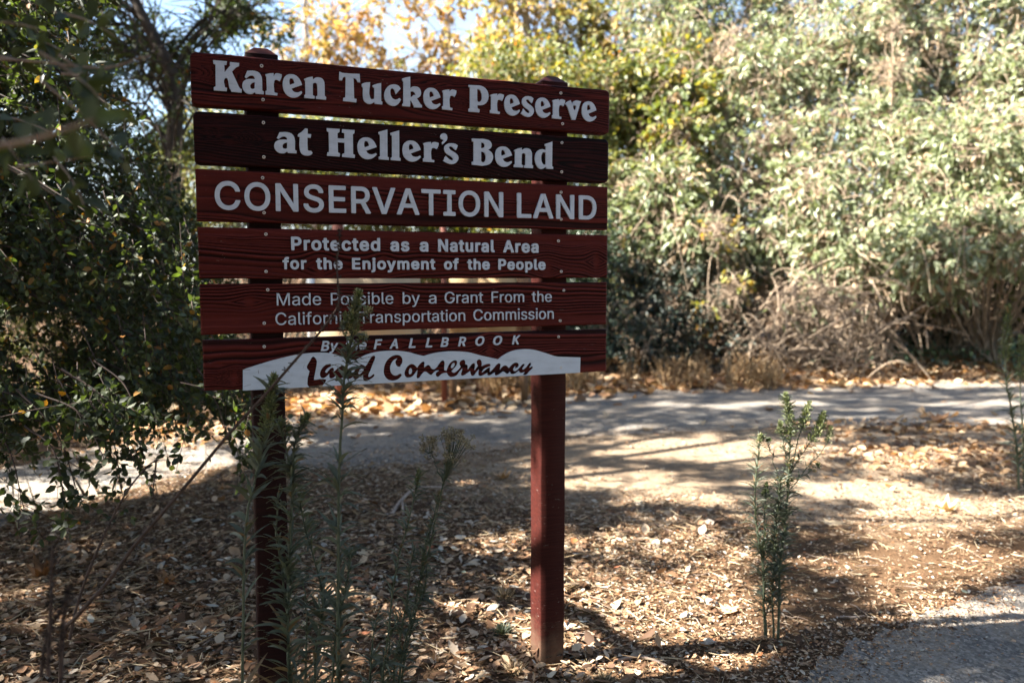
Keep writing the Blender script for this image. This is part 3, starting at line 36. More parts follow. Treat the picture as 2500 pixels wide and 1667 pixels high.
SANS = {18:{"A":[506,[[5,-7,11,-12,16,-13,82,-13,93,-10,99,-1,143,125,148,129,335,128,385,-7,390,-12,396,-13,462,-13,470,-11,475,-5,475,6,289,512,286,518,280,521,203,522,198,521,191,517,4,6,3,0],[176,213,174,215,203,297,236,403,242,402,264,330,305,215,302,212,297,212]]],"C":[536,[[107,43,145,13,183,-6,222,-15,266,-20,304,-17,346,-7,382,10,409,27,436,52,458,83,475,120,486,158,485,164,482,169,475,173,409,173,403,172,398,167,389,142,368,109,350,92,332,81,310,72,271,66,238,69,216,75,189,89,171,103,151,125,136,153,126,180,119,213,116,252,119,290,126,329,136,356,152,384,171,406,193,422,216,434,238,440,266,443,310,437,333,428,365,405,380,384,389,367,395,345,403,336,475,335,483,340,486,351,475,389,458,426,432,461,409,482,381,500,343,517,310,525,271,529,222,524,183,514,145,496,112,470,83,439,59,400,41,356,31,307,27,252,31,202,41,153,59,109,83,70]]],"D":[528,[[49,-7,55,-12,60,-13,220,-13,275,-9,319,3,357,20,392,44,423,77,446,116,462,160,471,204,475,253,471,308,460,358,445,396,425,429,396,463,363,487,319,507,275,518,225,522,60,522,50,517,47,506,47,0],[139,72,138,435,143,439,220,439,253,436,286,429,313,417,335,400,354,380,366,358,378,325,384,292,386,253,384,220,378,187,367,154,352,129,335,110,313,93,286,81,253,73,214,70]]],"E":[445,[[49,-7,55,-12,60,-13,374,-13,382,-11,387,-5,387,61,384,66,379,69,143,70,139,72,138,77,139,215,357,216,364,220,368,231,368,286,363,297,357,299,143,299,138,303,138,435,143,439,376,440,383,446,385,451,385,512,379,520,368,522,60,522,50,517,47,506,47,0]]],"I":[327,[[20,-7,26,-12,31,-13,268,-13,276,-11,281,-5,282,55,278,66,268,70,196,72,196,435,202,439,268,439,279,443,282,451,282,512,279,517,273,521,31,522,26,521,20,516,18,506,18,451,20,445,26,440,31,439,97,439,103,438,105,435,104,72,103,70,31,70,22,66,18,55,18,0]]],"L":[419,[[49,-7,55,-12,60,-13,363,-13,368,-11,373,-5,374,0,373,61,370,66,363,70,143,70,139,72,138,506,135,517,126,522,60,522,50,517,47,512,47,0]]],"N":[550,[[49,-7,55,-12,60,-13,126,-13,132,-11,137,-4,137,374,193,281,379,-10,390,-13,462,-13,473,-9,476,0,476,506,473,518,462,522,401,522,390,518,386,512,386,143,385,139,146,517,143,520,132,522,60,522,50,517,47,506,47,0]]],"O":[559,[[107,43,145,13,183,-6,222,-15,271,-20,310,-16,348,-6,387,12,425,41,455,76,478,114,492,153,502,197,506,252,503,307,492,356,475,400,451,439,425,467,392,494,354,513,310,525,266,529,222,524,183,514,145,496,112,470,79,433,59,400,41,356,31,307,27,252,31,202,41,153,62,103,83,70],[171,103,152,125,136,153,125,180,119,213,116,252,119,290,126,329,136,356,152,384,170,406,192,422,215,433,238,440,266,443,293,440,321,433,343,422,359,409,381,385,395,362,407,329,415,290,417,252,415,219,408,180,397,153,382,125,362,103,343,87,321,76,293,68,266,66,238,68,216,75,194,85]]],"R":[475,[[49,-7,55,-12,60,-13,126,-13,132,-11,137,-5,138,176,138,182,143,185,236,185,241,182,341,-4,346,-11,352,-13,429,-13,434,-11,440,-5,440,6,335,198,334,204,376,231,401,264,415,297,419,319,422,352,419,385,415,407,401,440,377,473,341,500,308,513,275,519,236,522,60,522,55,521,49,516,47,506,47,0],[139,270,138,435,143,439,231,439,264,436,291,429,312,413,323,396,329,380,332,352,329,325,323,308,308,289,291,278,264,271,231,268,143,268]]],"S":[473,[[71,32,99,10,125,-3,154,-14,192,-20,225,-22,260,-20,302,-11,330,0,354,13,379,34,397,57,415,96,421,140,416,178,406,206,390,228,365,250,319,275,214,306,176,319,159,328,143,341,133,354,128,376,133,398,139,409,154,425,170,435,192,442,225,446,253,443,275,437,295,426,315,404,324,376,330,368,341,365,407,366,414,376,407,415,389,453,359,486,324,508,291,521,258,527,225,529,198,527,165,521,132,509,104,493,82,476,63,453,45,415,39,371,44,338,54,310,75,283,104,259,143,240,291,193,320,173,330,156,333,140,328,118,319,101,302,84,280,72,253,65,225,62,198,65,176,70,148,83,134,96,124,112,117,140,110,149,33,149,25,140,31,101,39,79,51,57]]],"T":[474,[[186,-11,192,-13,258,-13,264,-11,269,-5,270,0,270,435,274,439,423,440,428,446,430,457,430,512,423,521,32,522,27,521,21,516,19,506,19,451,21,446,27,440,175,439,180,435,180,0,181,-5]]],"V":[506,[[197,-11,203,-13,280,-13,290,-5,476,506,473,517,467,521,396,522,390,521,385,517,267,182,242,100,215,182,94,517,88,521,82,522,16,522,11,521,5,516,3,506,5,501,190,0]]]},24:{"A":[537,[[-5,-19,6,-27,17,-28,89,-28,104,-21,112,-10,154,111,160,114,320,114,325,111,368,-10,376,-21,391,-28,463,-28,474,-26,487,-15,491,-4,489,12,303,518,298,527,288,535,276,537,199,537,188,534,177,523,-10,10,-12,-4],[199,228,196,232,237,354,243,345,282,232,281,229,276,227]]],"E":[476,[[39,-19,50,-27,61,-28,375,-28,386,-26,399,-15,403,1,403,62,397,75,386,83,375,85,160,85,155,87,153,89,155,201,358,201,369,205,376,210,382,221,383,232,382,293,375,306,364,313,154,315,155,422,369,424,386,427,397,438,400,452,400,513,396,524,386,534,369,537,61,537,45,533,36,524,32,507,32,1,33,-10]]],"N":[581,[[39,-19,45,-24,56,-28,127,-28,144,-21,152,-10,153,1,153,309,155,313,368,-21,375,-25,386,-28,463,-28,474,-26,485,-18,490,-10,491,1,491,507,487,524,479,532,463,537,397,537,380,530,372,518,369,195,156,529,149,534,138,537,61,537,50,536,39,528,33,518,32,507,32,1,33,-10]]],"P":[501,[[39,-19,45,-24,56,-28,127,-28,138,-25,149,-15,153,1,155,157,276,160,314,168,347,183,375,202,397,225,413,249,427,282,435,315,437,348,434,386,427,414,416,441,398,469,375,492,347,511,309,527,276,534,237,537,56,537,45,533,36,524,32,507,32,1,33,-10],[154,271,155,422,226,424,259,421,281,415,298,403,309,386,312,375,316,348,312,320,308,309,298,293,281,280,259,273,232,270]]],"a":[446,[[48,2,86,-22,119,-32,158,-37,196,-34,224,-26,251,-12,262,-24,279,-28,339,-28,351,-24,361,-15,365,3,365,251,361,295,345,337,328,361,301,384,273,398,240,407,196,412,158,410,125,402,92,389,59,366,34,339,13,295,16,278,20,272,31,264,92,247,108,247,119,253,131,273,148,289,174,300,196,303,216,300,235,291,241,284,247,262,240,257,147,244,119,239,92,230,64,218,42,202,21,179,7,146,2,113,7,69,24,31],[129,86,121,97,122,113,130,124,141,131,180,140,240,149,246,149,248,146,245,124,238,108,229,96,213,83,196,77,169,74,141,78]]],"c":[453,[[73,15,101,-7,134,-24,173,-33,206,-36,239,-34,272,-27,299,-15,321,-3,343,15,365,41,379,65,391,98,389,114,376,127,310,145,294,143,283,136,267,103,255,90,233,79,206,75,184,78,159,92,145,109,136,125,127,158,125,186,127,219,134,246,146,268,160,285,184,298,206,301,222,301,244,294,262,279,283,242,299,234,310,235,371,250,382,257,389,268,390,279,379,312,362,340,348,356,321,379,294,395,266,405,239,411,206,412,167,409,134,401,101,383,74,362,49,334,30,301,17,268,9,230,6,186,9,147,15,114,29,76,48,43]]],"d":[481,[[68,15,101,-11,129,-24,162,-34,195,-36,233,-33,266,-20,283,-10,297,-23,310,-28,376,-28,388,-23,397,-12,400,4,400,510,398,521,387,533,376,537,310,537,299,535,288,526,283,510,283,389,261,400,233,409,195,412,156,409,127,400,96,384,69,362,46,334,30,307,18,274,9,235,6,191,8,147,16,109,30,71,46,42],[162,90,149,103,137,125,127,158,125,191,127,219,134,249,148,274,166,290,184,298,200,301,228,298,244,290,261,274,274,252,280,230,283,186,280,153,272,125,261,103,244,87,228,79,206,76,184,78]]],"e":[461,[[72,15,101,-7,140,-25,173,-33,211,-36,250,-33,294,-22,327,-5,357,21,377,48,392,81,393,92,387,109,376,117,310,133,299,132,286,125,272,102,255,85,233,77,211,75,184,79,162,89,151,98,139,114,130,136,134,141,140,141,371,141,382,143,394,153,399,169,398,230,392,263,384,290,362,334,338,362,310,384,277,400,239,410,206,412,167,410,134,400,101,384,73,362,46,331,29,301,18,268,8,230,6,186,8,153,17,109,30,75,48,43],[134,250,133,252,135,257,145,273,162,289,184,299,206,301,228,299,246,290,261,276,273,252,266,249]]],"f":[310,[[62,-21,79,-28,145,-28,161,-21,169,-10,170,1,172,298,227,299,238,301,250,309,256,326,256,381,250,397,243,403,233,407,172,407,170,414,172,430,178,441,183,443,200,445,222,440,233,440,244,445,250,452,270,513,271,524,264,540,255,547,244,551,211,557,183,558,156,555,117,541,95,527,70,496,57,469,52,408,-4,406,-15,398,-21,386,-22,326,-16,309,-9,303,2,299,52,298,53,1,54,-10]]],"h":[467,[[32,-19,38,-24,49,-28,115,-28,126,-26,138,-15,142,1,142,221,145,249,152,271,164,285,186,296,208,300,236,296,252,283,263,265,268,232,268,1,272,-15,280,-23,291,-28,362,-28,376,-21,381,-15,385,-4,385,243,383,276,378,304,367,331,345,364,335,374,307,395,269,408,225,412,186,407,175,405,148,391,144,392,142,513,134,529,120,537,49,537,33,529,25,513,25,1,26,-10]]],"j":[224,[[-31,-162,-25,-167,-14,-171,8,-171,46,-166,79,-153,102,-136,112,-125,127,-103,138,-70,142,-26,142,381,136,397,123,406,46,406,31,397,26,386,24,-32,23,-43,17,-54,8,-57,-20,-60,-31,-68,-36,-76,-38,-87,-38,-142,-37,-153],[32,436,57,419,85,415,112,420,134,435,149,458,154,485,148,513,134,532,112,547,85,552,57,548,35,534,19,512,13,485,18,458]]],"l":[246,[[54,0,93,-24,142,-30,164,-29,192,-23,203,-15,209,-1,198,60,193,71,181,80,170,82,148,80,145,82,143,87,142,511,136,527,126,535,115,537,43,536,31,527,25,511,25,82,31,38]]],"m":[667,[[32,-19,38,-24,49,-28,115,-28,126,-26,138,-15,142,1,142,232,145,260,152,276,161,287,181,299,197,301,219,299,230,292,242,276,245,260,246,1,247,-10,255,-21,269,-28,335,-28,346,-26,354,-21,362,-10,363,1,363,243,365,260,370,276,385,293,401,300,417,301,439,298,456,288,463,276,467,254,468,1,469,-10,478,-22,494,-28,560,-28,571,-24,581,-15,585,1,585,254,580,304,565,342,538,377,511,397,472,411,439,414,401,411,368,400,340,384,318,366,307,381,269,406,225,414,186,411,159,401,142,391,137,393,126,404,115,407,54,407,38,403,28,392,25,381,25,1,26,-10]]],"n":[467,[[32,-19,38,-24,49,-28,115,-28,126,-26,138,-15,142,1,142,221,145,249,152,271,164,285,186,296,208,300,236,296,252,283,263,265,268,232,268,1,272,-15,285,-26,296,-28,362,-28,373,-23,381,-15,385,1,385,238,383,276,378,304,365,337,340,370,312,392,269,408,230,412,181,407,142,389,127,403,115,407,49,407,38,403,31,397,25,381,25,1,26,-10]]],"o":[472,[[73,15,101,-7,140,-25,167,-32,206,-36,244,-33,283,-23,316,-7,343,15,367,43,386,76,398,109,406,142,409,186,407,230,396,274,385,301,370,329,343,361,316,383,283,400,244,410,206,412,167,409,134,401,101,383,74,362,49,334,30,301,17,268,9,230,6,186,9,147,15,114,29,76,48,43],[162,90,145,109,136,125,127,158,125,186,127,219,134,246,150,274,162,286,178,296,206,301,233,297,250,289,266,273,281,246,288,219,290,186,288,158,281,131,266,103,250,87,233,79,206,75,184,78]]],"p":[482,[[32,-162,38,-167,49,-171,115,-171,126,-169,137,-160,141,-153,142,-142,143,-15,148,-13,164,-23,192,-33,225,-36,263,-34,296,-24,329,-7,357,15,377,40,395,71,409,111,416,150,418,188,416,227,409,265,396,304,377,337,353,364,324,387,296,401,269,409,230,412,186,407,159,398,142,388,127,403,115,407,49,407,38,403,28,392,25,375,25,-142,26,-153],[166,100,153,122,144,155,141,188,144,221,152,254,165,276,176,287,192,295,219,301,247,296,263,288,279,271,290,249,296,227,300,188,297,155,290,128,274,101,262,89,241,78,219,76,197,78,181,87]]],"r":[317,[[32,-19,38,-24,49,-28,115,-28,126,-26,138,-15,142,1,142,232,145,254,156,276,175,291,192,296,208,297,247,294,258,298,265,304,271,320,271,386,268,397,258,408,247,412,208,413,175,408,137,393,127,403,115,407,49,407,38,403,28,392,25,375,25,1,26,-10]]],"s":[422,[[43,17,70,-7,103,-24,142,-33,186,-36,230,-32,274,-19,307,1,336,32,352,65,359,109,351,153,329,188,301,211,274,225,158,257,142,266,138,274,140,285,147,293,164,301,186,304,208,301,224,294,232,285,246,259,252,254,263,249,274,249,329,262,340,266,350,279,352,290,342,323,321,356,296,381,263,399,230,408,186,412,147,409,103,396,76,380,43,349,24,312,19,274,26,228,49,191,76,169,109,153,224,121,235,114,239,103,235,94,224,84,208,77,180,74,158,76,142,83,128,98,116,125,103,134,87,134,26,121,12,109,8,92,18,54]]],"t":[284,[[73,0,106,-21,134,-29,167,-32,194,-31,222,-25,233,-18,241,-3,241,8,230,58,222,74,205,82,172,79,161,80,156,85,154,102,154,294,156,297,161,299,211,300,222,305,227,311,232,327,231,388,224,399,211,406,156,408,152,481,145,492,128,499,62,499,46,492,40,484,37,476,37,410,35,408,-4,406,-15,398,-22,382,-22,327,-17,311,-4,300,35,298,37,294,37,91,46,41]]],"u":[467,[[71,9,98,-12,109,-17,142,-29,181,-33,230,-27,269,-9,280,-22,296,-28,362,-28,373,-23,379,-18,384,-9,385,2,385,376,382,392,373,402,357,407,291,407,280,402,271,392,268,381,268,156,265,128,258,112,245,95,236,88,225,83,203,79,173,84,158,95,146,117,142,150,142,381,139,392,128,403,115,407,49,407,38,403,32,398,25,381,26,106,33,73,44,46]]],"y":[447,[[28,-160,46,-168,73,-173,123,-171,150,-162,172,-149,197,-127,205,-116,216,-98,231,-67,397,368,399,379,398,388,394,395,387,403,370,407,304,407,293,405,282,396,194,157,106,396,101,402,90,407,18,407,7,406,-6,395,-11,384,-9,368,133,-1,117,-42,106,-57,101,-60,90,-62,57,-58,46,-62,36,-72,19,-138,21,-149]]]},14:{"C":[510,[[118,50,152,24,190,6,223,-3,262,-7,306,-4,344,6,372,18,399,36,427,61,446,88,464,127,472,154,471,160,410,160,406,154,399,132,377,99,359,83,339,70,311,59,267,53,240,56,212,62,182,77,161,94,142,116,124,149,113,176,107,209,103,253,106,292,113,330,125,363,141,391,160,413,185,432,207,444,234,452,267,456,295,453,317,448,354,429,375,413,391,391,400,374,407,352,410,348,465,348,471,350,472,352,463,385,448,418,428,446,405,468,373,490,339,504,306,513,267,516,223,512,190,502,151,484,119,459,92,429,72,396,53,352,44,303,40,253,44,204,53,158,70,116,91,80]]],"F":[410,[[60,2,67,0,122,0,125,2,125,216,128,220,342,221,346,227,346,271,342,278,128,279,125,282,125,447,128,451,133,452,364,452,367,453,369,458,368,508,61,508]]],"G":[520,[[117,50,146,27,185,7,229,-3,267,-7,306,-4,344,5,382,22,405,37,430,61,449,88,465,123,475,160,478,204,478,253,476,255,284,255,284,200,410,199,413,198,414,193,412,171,405,143,395,121,374,94,344,71,306,57,267,53,240,56,212,62,182,77,162,94,139,121,126,143,113,176,107,209,103,253,106,292,113,330,125,363,140,391,159,413,185,433,207,444,234,452,262,456,289,454,317,447,352,429,372,412,388,391,407,352,410,349,471,350,473,352,464,385,449,416,432,440,404,468,372,490,339,504,306,513,267,516,223,512,185,501,150,484,119,461,91,429,71,396,53,352,43,303,40,253,43,204,53,158,69,116,91,79]]],"M":[628,[[60,2,67,0,117,0,122,2,122,326,120,420,122,427,171,288,287,0,337,0,343,2,455,288,502,422,506,409,504,326,505,2,507,0,562,0,568,2,568,508,480,509,474,505,353,189,315,74,276,189,152,508,61,508]]],"P":[444,[[60,2,67,0,122,0,125,2,125,178,125,183,128,186,238,186,271,188,304,195,331,207,354,222,375,244,390,266,401,293,407,321,409,348,407,376,400,403,389,431,374,453,353,473,331,487,304,499,271,506,238,509,61,508],[125,244,125,447,128,451,232,452,265,449,298,438,320,420,332,403,342,376,344,348,341,315,332,293,317,271,298,257,265,246,232,242,128,242]]],"T":[448,[[193,1,254,0,256,2,257,447,259,451,265,452,413,452,417,458,417,502,413,509,33,508,32,458,34,452,188,452,193,447]]],"a":[389,[[65,25,92,6,125,-5,158,-9,186,-6,213,0,235,12,253,26,274,52,277,48,277,4,279,0,329,0,334,0,337,4,337,251,333,290,320,323,307,342,285,361,263,372,235,380,197,384,164,382,131,374,103,364,78,345,58,323,43,295,44,290,98,275,120,303,131,312,147,321,175,329,197,331,221,328,241,321,254,312,264,301,273,279,276,257,270,240,263,234,252,230,125,211,81,195,54,174,43,160,35,141,30,108,36,70,48,45],[104,70,94,86,93,108,96,125,101,136,114,148,132,158,153,164,241,178,274,188,276,185,276,141,271,114,262,92,249,75,230,61,202,49,169,45,131,52,114,61]]],"b":[425,[[55,1,110,0,112,5,112,54,115,59,121,55,137,32,154,16,171,5,198,-5,231,-8,258,-6,291,5,313,16,334,32,357,60,369,82,381,115,388,153,390,186,388,225,382,258,371,291,352,323,335,342,313,361,286,374,258,382,231,384,198,381,170,373,154,361,137,346,121,323,115,320,114,505,110,509,60,509,55,508,53,505,53,5],[143,83,125,115,117,148,113,186,116,230,125,263,137,286,159,310,192,326,220,330,247,326,276,313,302,287,317,258,325,225,328,186,325,153,315,115,302,91,280,68,253,51,220,47,187,52,162,65]]],"d":[424,[[91,32,113,15,135,4,162,-5,195,-8,223,-5,250,3,270,16,288,32,305,57,311,58,313,54,313,5,316,0,366,0,371,2,371,507,366,509,316,509,311,505,311,324,305,320,287,346,256,371,228,381,195,384,162,381,135,373,113,362,91,344,69,318,54,291,44,263,37,230,34,192,36,153,43,115,56,82,72,54],[140,71,125,87,110,115,99,153,96,186,99,225,107,258,125,291,146,311,168,323,206,330,239,324,261,313,283,291,301,258,309,230,312,186,308,148,299,115,285,87,267,69,261,64,234,51,206,47,173,51,146,65]]],"e":[404,[[91,36,118,15,146,3,179,-5,212,-8,245,-5,283,4,311,19,334,38,351,60,364,87,360,92,305,104,296,87,283,72,272,62,256,54,234,48,212,46,179,50,151,61,127,82,112,104,101,137,97,164,102,169,370,170,370,225,365,258,358,280,338,318,319,340,294,361,267,374,234,382,206,384,173,382,140,372,113,357,91,340,69,314,55,291,44,258,36,225,34,186,37,148,44,115,58,82,71,60],[98,225,99,241,109,269,128,296,146,313,173,326,206,330,239,325,261,315,280,296,298,269,307,236,308,225,305,222,300,221,102,221]]],"f":[253,[[82,2,85,0,140,0,142,2,143,326,222,327,228,330,228,376,222,379,145,379,143,381,142,420,145,442,153,458,173,470,195,474,222,469,228,471,242,519,233,524,189,530,162,527,134,519,117,508,96,486,84,458,81,431,81,381,79,379,13,379,8,378,6,376,6,332,8,328,82,326]]],"h":[410,[[53,2,60,0,110,0,113,2,114,227,117,255,126,282,143,304,159,316,181,325,209,329,249,321,272,304,290,271,296,233,296,2,302,0,352,0,357,2,357,244,351,293,341,321,321,348,297,368,264,380,225,384,187,379,154,363,132,344,115,318,114,502,112,508,110,509,55,509,53,502]]],"i":[167,[[54,455,65,447,81,443,98,446,114,456,123,469,126,480,123,497,114,511,98,521,81,524,65,520,54,512,44,497,41,480,44,469],[54,1,109,0,114,2,114,370,114,376,109,379,59,379,53,376]]],"l":[189,[[73,22,104,2,148,-2,176,2,180,5,170,52,165,54,132,54,121,62,115,77,114,500,114,506,110,509,60,509,55,508,53,506,53,82,58,49]]],"m":[610,[[53,2,60,0,110,0,113,2,114,238,117,266,126,288,143,309,159,320,176,327,198,330,231,325,253,311,269,288,274,260,274,2,280,0,330,0,335,2,335,244,339,271,348,293,357,306,374,320,396,328,418,330,445,326,468,315,475,310,490,288,496,249,497,2,500,0,555,0,557,2,557,255,553,293,539,331,522,354,495,373,467,383,434,386,407,383,385,376,357,361,337,343,319,313,313,318,308,332,286,362,258,379,220,386,192,383,170,375,154,365,132,346,115,316,112,326,112,376,110,379,55,378,53,376]]],"n":[410,[[53,2,60,0,110,0,113,2,114,227,117,255,126,282,143,304,159,316,181,325,209,329,249,321,272,304,290,271,296,233,296,2,302,0,352,0,357,2,357,238,355,271,350,299,341,321,321,348,297,368,264,380,231,384,187,379,149,359,131,343,115,318,112,326,112,376,110,379,60,379,55,378,53,376]]],"o":[415,[[91,37,118,15,146,2,173,-5,206,-8,239,-5,272,4,300,17,322,34,344,60,360,87,371,115,379,148,381,186,379,225,371,258,356,296,343,318,324,340,300,359,272,373,239,382,206,384,173,382,146,375,118,361,92,340,72,318,56,291,43,258,37,225,34,186,37,148,44,115,55,87,71,60],[141,71,124,90,109,115,99,153,96,186,99,219,108,258,123,285,143,307,171,324,206,330,245,323,267,312,289,290,307,258,316,225,319,186,316,153,306,115,290,87,272,69,239,51,206,46,173,51,146,65]]],"p":[425,[[55,-143,110,-143,113,-141,115,58,121,55,137,32,151,18,176,3,203,-6,231,-8,258,-6,291,5,313,16,335,33,355,57,370,84,381,117,388,156,390,189,388,227,381,260,370,293,352,323,335,342,315,359,286,374,258,382,231,384,198,381,176,375,148,357,115,319,113,321,112,326,112,376,110,379,60,379,55,378,53,376,53,-141],[142,84,124,117,116,150,113,189,117,233,124,260,138,288,159,310,192,326,220,330,253,325,280,310,302,287,316,260,325,227,328,189,325,150,316,117,302,90,280,68,254,51,220,47,187,52,165,64]]],"r":[260,[[53,2,60,0,110,0,113,2,114,238,117,260,125,282,138,299,160,315,181,323,203,325,242,324,242,383,214,385,181,380,154,368,131,348,115,322,113,326,112,376,110,379,60,379,55,378,53,376]]],"s":[365,[[62,38,82,20,115,2,148,-5,186,-8,225,-5,258,5,291,25,313,49,326,76,331,109,325,142,307,170,285,188,263,199,142,233,126,242,115,254,109,274,114,296,131,317,159,329,186,333,219,328,241,317,258,298,269,277,324,291,313,318,302,335,280,357,252,373,225,381,186,384,153,381,111,368,87,354,65,332,52,307,47,274,54,236,72,208,93,191,120,179,236,147,252,137,257,131,265,120,268,104,262,82,241,61,214,50,181,45,148,50,125,60,108,76,93,107,38,95,36,93,44,65]]],"t":[227,[[94,20,112,7,140,-1,184,-4,206,0,213,3,202,53,173,50,151,53,135,64,129,75,126,102,126,322,129,326,134,327,202,328,204,333,204,372,203,377,200,379,134,379,129,379,126,383,126,465,123,471,68,471,65,465,65,383,63,380,57,379,8,379,6,377,7,328,57,327,63,326,65,322,65,91,72,53]]],"y":[390,[[48,-138,63,-143,90,-145,118,-143,134,-138,162,-121,178,-105,189,-88,205,-55,369,374,365,379,305,379,212,121,195,61,177,121,85,377,79,379,24,379,19,375,163,0,150,-39,132,-72,118,-84,101,-89,85,-89,63,-86,59,-94]]]},22:{"A":[523,[[0,-14,8,-20,19,-21,85,-21,96,-18,101,-14,149,118,156,121,327,121,332,113,375,-8,382,-17,393,-21,464,-21,475,-17,483,-8,483,8,297,514,288,526,277,530,200,530,189,527,183,520,-4,8,-5,-3],[186,223,239,382,292,223,288,220,189,220]]],"B":[499,[[44,-14,57,-21,244,-21,288,-19,321,-13,354,-1,387,20,419,58,434,96,439,129,434,179,421,212,402,239,377,261,367,267,387,285,404,307,415,338,419,377,415,415,401,448,394,459,371,487,338,510,305,523,277,528,244,530,57,530,46,525,42,520,39,509,39,3,40,-8],[148,80,146,201,146,206,151,210,244,210,272,207,299,197,310,189,323,173,331,157,333,140,330,118,328,113,316,96,305,89,277,81,244,78],[151,306,146,311,146,426,151,431,239,431,272,426,294,415,307,399,314,371,312,355,305,338,294,325,280,316,261,309,239,306]]],"F":[453,[[44,-14,57,-21,123,-21,134,-19,145,-8,146,3,146,195,151,200,349,200,360,205,365,212,367,223,367,283,360,294,354,298,343,299,149,300,146,305,146,426,151,431,376,432,387,441,390,454,390,509,387,520,382,526,371,530,63,530,52,529,42,520,39,509,39,3,40,-8]]],"K":[509,[[44,-14,52,-20,63,-21,129,-21,141,-14,145,-8,146,3,146,157,195,210,200,205,360,-17,371,-21,448,-21,459,-19,465,-14,470,-3,469,8,465,14,273,283,272,289,464,495,469,509,466,520,462,525,448,530,365,530,350,525,151,308,147,311,146,316,146,509,143,520,134,528,123,530,57,530,46,525,42,520,39,509,39,3,40,-8]]],"L":[436,[[44,-14,52,-20,63,-21,360,-21,371,-19,376,-15,382,-3,381,63,376,72,365,78,148,80,146,509,145,515,140,524,129,530,57,530,46,525,39,514,39,3,40,-8]]],"O":[576,[[103,35,139,7,180,-13,219,-23,263,-28,307,-25,356,-13,395,7,430,34,461,69,485,111,500,150,511,199,514,254,511,309,500,359,480,408,459,441,433,471,395,502,356,521,312,533,268,537,219,532,180,521,138,502,104,474,71,436,51,403,32,353,23,309,19,254,23,205,33,150,51,106,74,67],[175,111,158,131,144,155,133,183,127,216,124,254,127,293,133,326,144,353,160,381,175,398,197,415,217,425,241,432,268,434,290,432,318,425,339,414,353,403,374,381,389,354,400,326,407,293,409,254,407,216,400,183,389,155,374,128,356,109,334,92,318,84,296,77,268,74,241,76,219,83,197,93]]],"R":[492,[[44,-14,57,-21,123,-21,134,-19,145,-8,146,3,146,168,146,173,151,177,233,176,333,-8,343,-19,354,-21,431,-21,442,-16,448,-8,448,8,346,195,347,201,382,225,409,261,422,294,428,322,430,355,428,382,422,410,409,443,382,480,343,508,310,521,277,527,239,530,57,530,46,525,42,520,39,509,39,3,40,-8],[148,278,146,426,151,431,233,431,266,428,288,421,305,409,315,393,321,377,323,355,321,327,315,311,305,298,288,286,261,279,233,276]]],"e":[447,[[75,22,108,-3,141,-18,174,-26,207,-29,251,-26,290,-16,323,1,350,24,370,50,386,88,383,102,372,111,312,126,301,126,290,119,273,92,257,78,229,69,213,67,185,71,163,79,145,94,129,116,121,143,125,148,130,148,372,148,383,152,389,157,392,171,391,231,386,259,376,292,356,330,334,356,306,378,273,394,240,403,207,405,169,403,136,393,103,376,75,354,53,329,35,297,24,264,15,226,13,182,16,149,24,110,36,77,56,44],[125,243,124,248,130,263,141,280,154,292,180,305,202,308,229,306,251,296,268,278,279,259,282,248,279,242]]],"h":[453,[[37,-14,50,-21,116,-21,127,-17,134,-8,135,3,135,223,138,252,145,272,158,289,171,298,188,305,210,307,237,303,242,300,257,289,270,267,275,234,275,3,276,-8,281,-15,292,-21,358,-21,366,-19,373,-14,378,-3,378,245,376,272,371,300,359,333,336,364,309,385,270,400,226,405,182,400,138,378,135,382,135,514,128,525,116,530,50,530,39,525,32,514,32,3,33,-8]]],"t":[270,[[79,4,108,-14,135,-22,168,-25,196,-24,218,-19,229,-12,234,-1,223,59,218,68,212,73,201,75,174,72,157,74,149,81,147,98,147,301,152,306,207,306,219,312,225,323,225,384,218,395,207,400,152,400,147,406,146,477,141,486,130,492,64,492,53,488,47,483,44,472,44,406,42,400,-2,399,-8,395,-15,384,-15,329,-13,318,-2,307,36,306,42,305,44,301,44,92,53,43]]],"y":[433,[[31,-153,42,-160,75,-166,124,-163,146,-156,170,-142,197,-115,211,-93,224,-65,390,369,391,386,383,397,372,400,306,400,295,398,288,391,196,139,190,147,101,391,91,399,80,400,14,400,5,397,0,391,-4,380,-2,369,140,1,132,-27,124,-43,114,-60,108,-65,91,-68,58,-65,47,-70,42,-76,26,-137,28,-148]]]}}
CAP = {18: 535.0, 24: 565.6, 14: 509.2, 22: 551.6}
THICK = {18: 13.0, 24: 28.3, 14: 0.1, 22: 21.3}
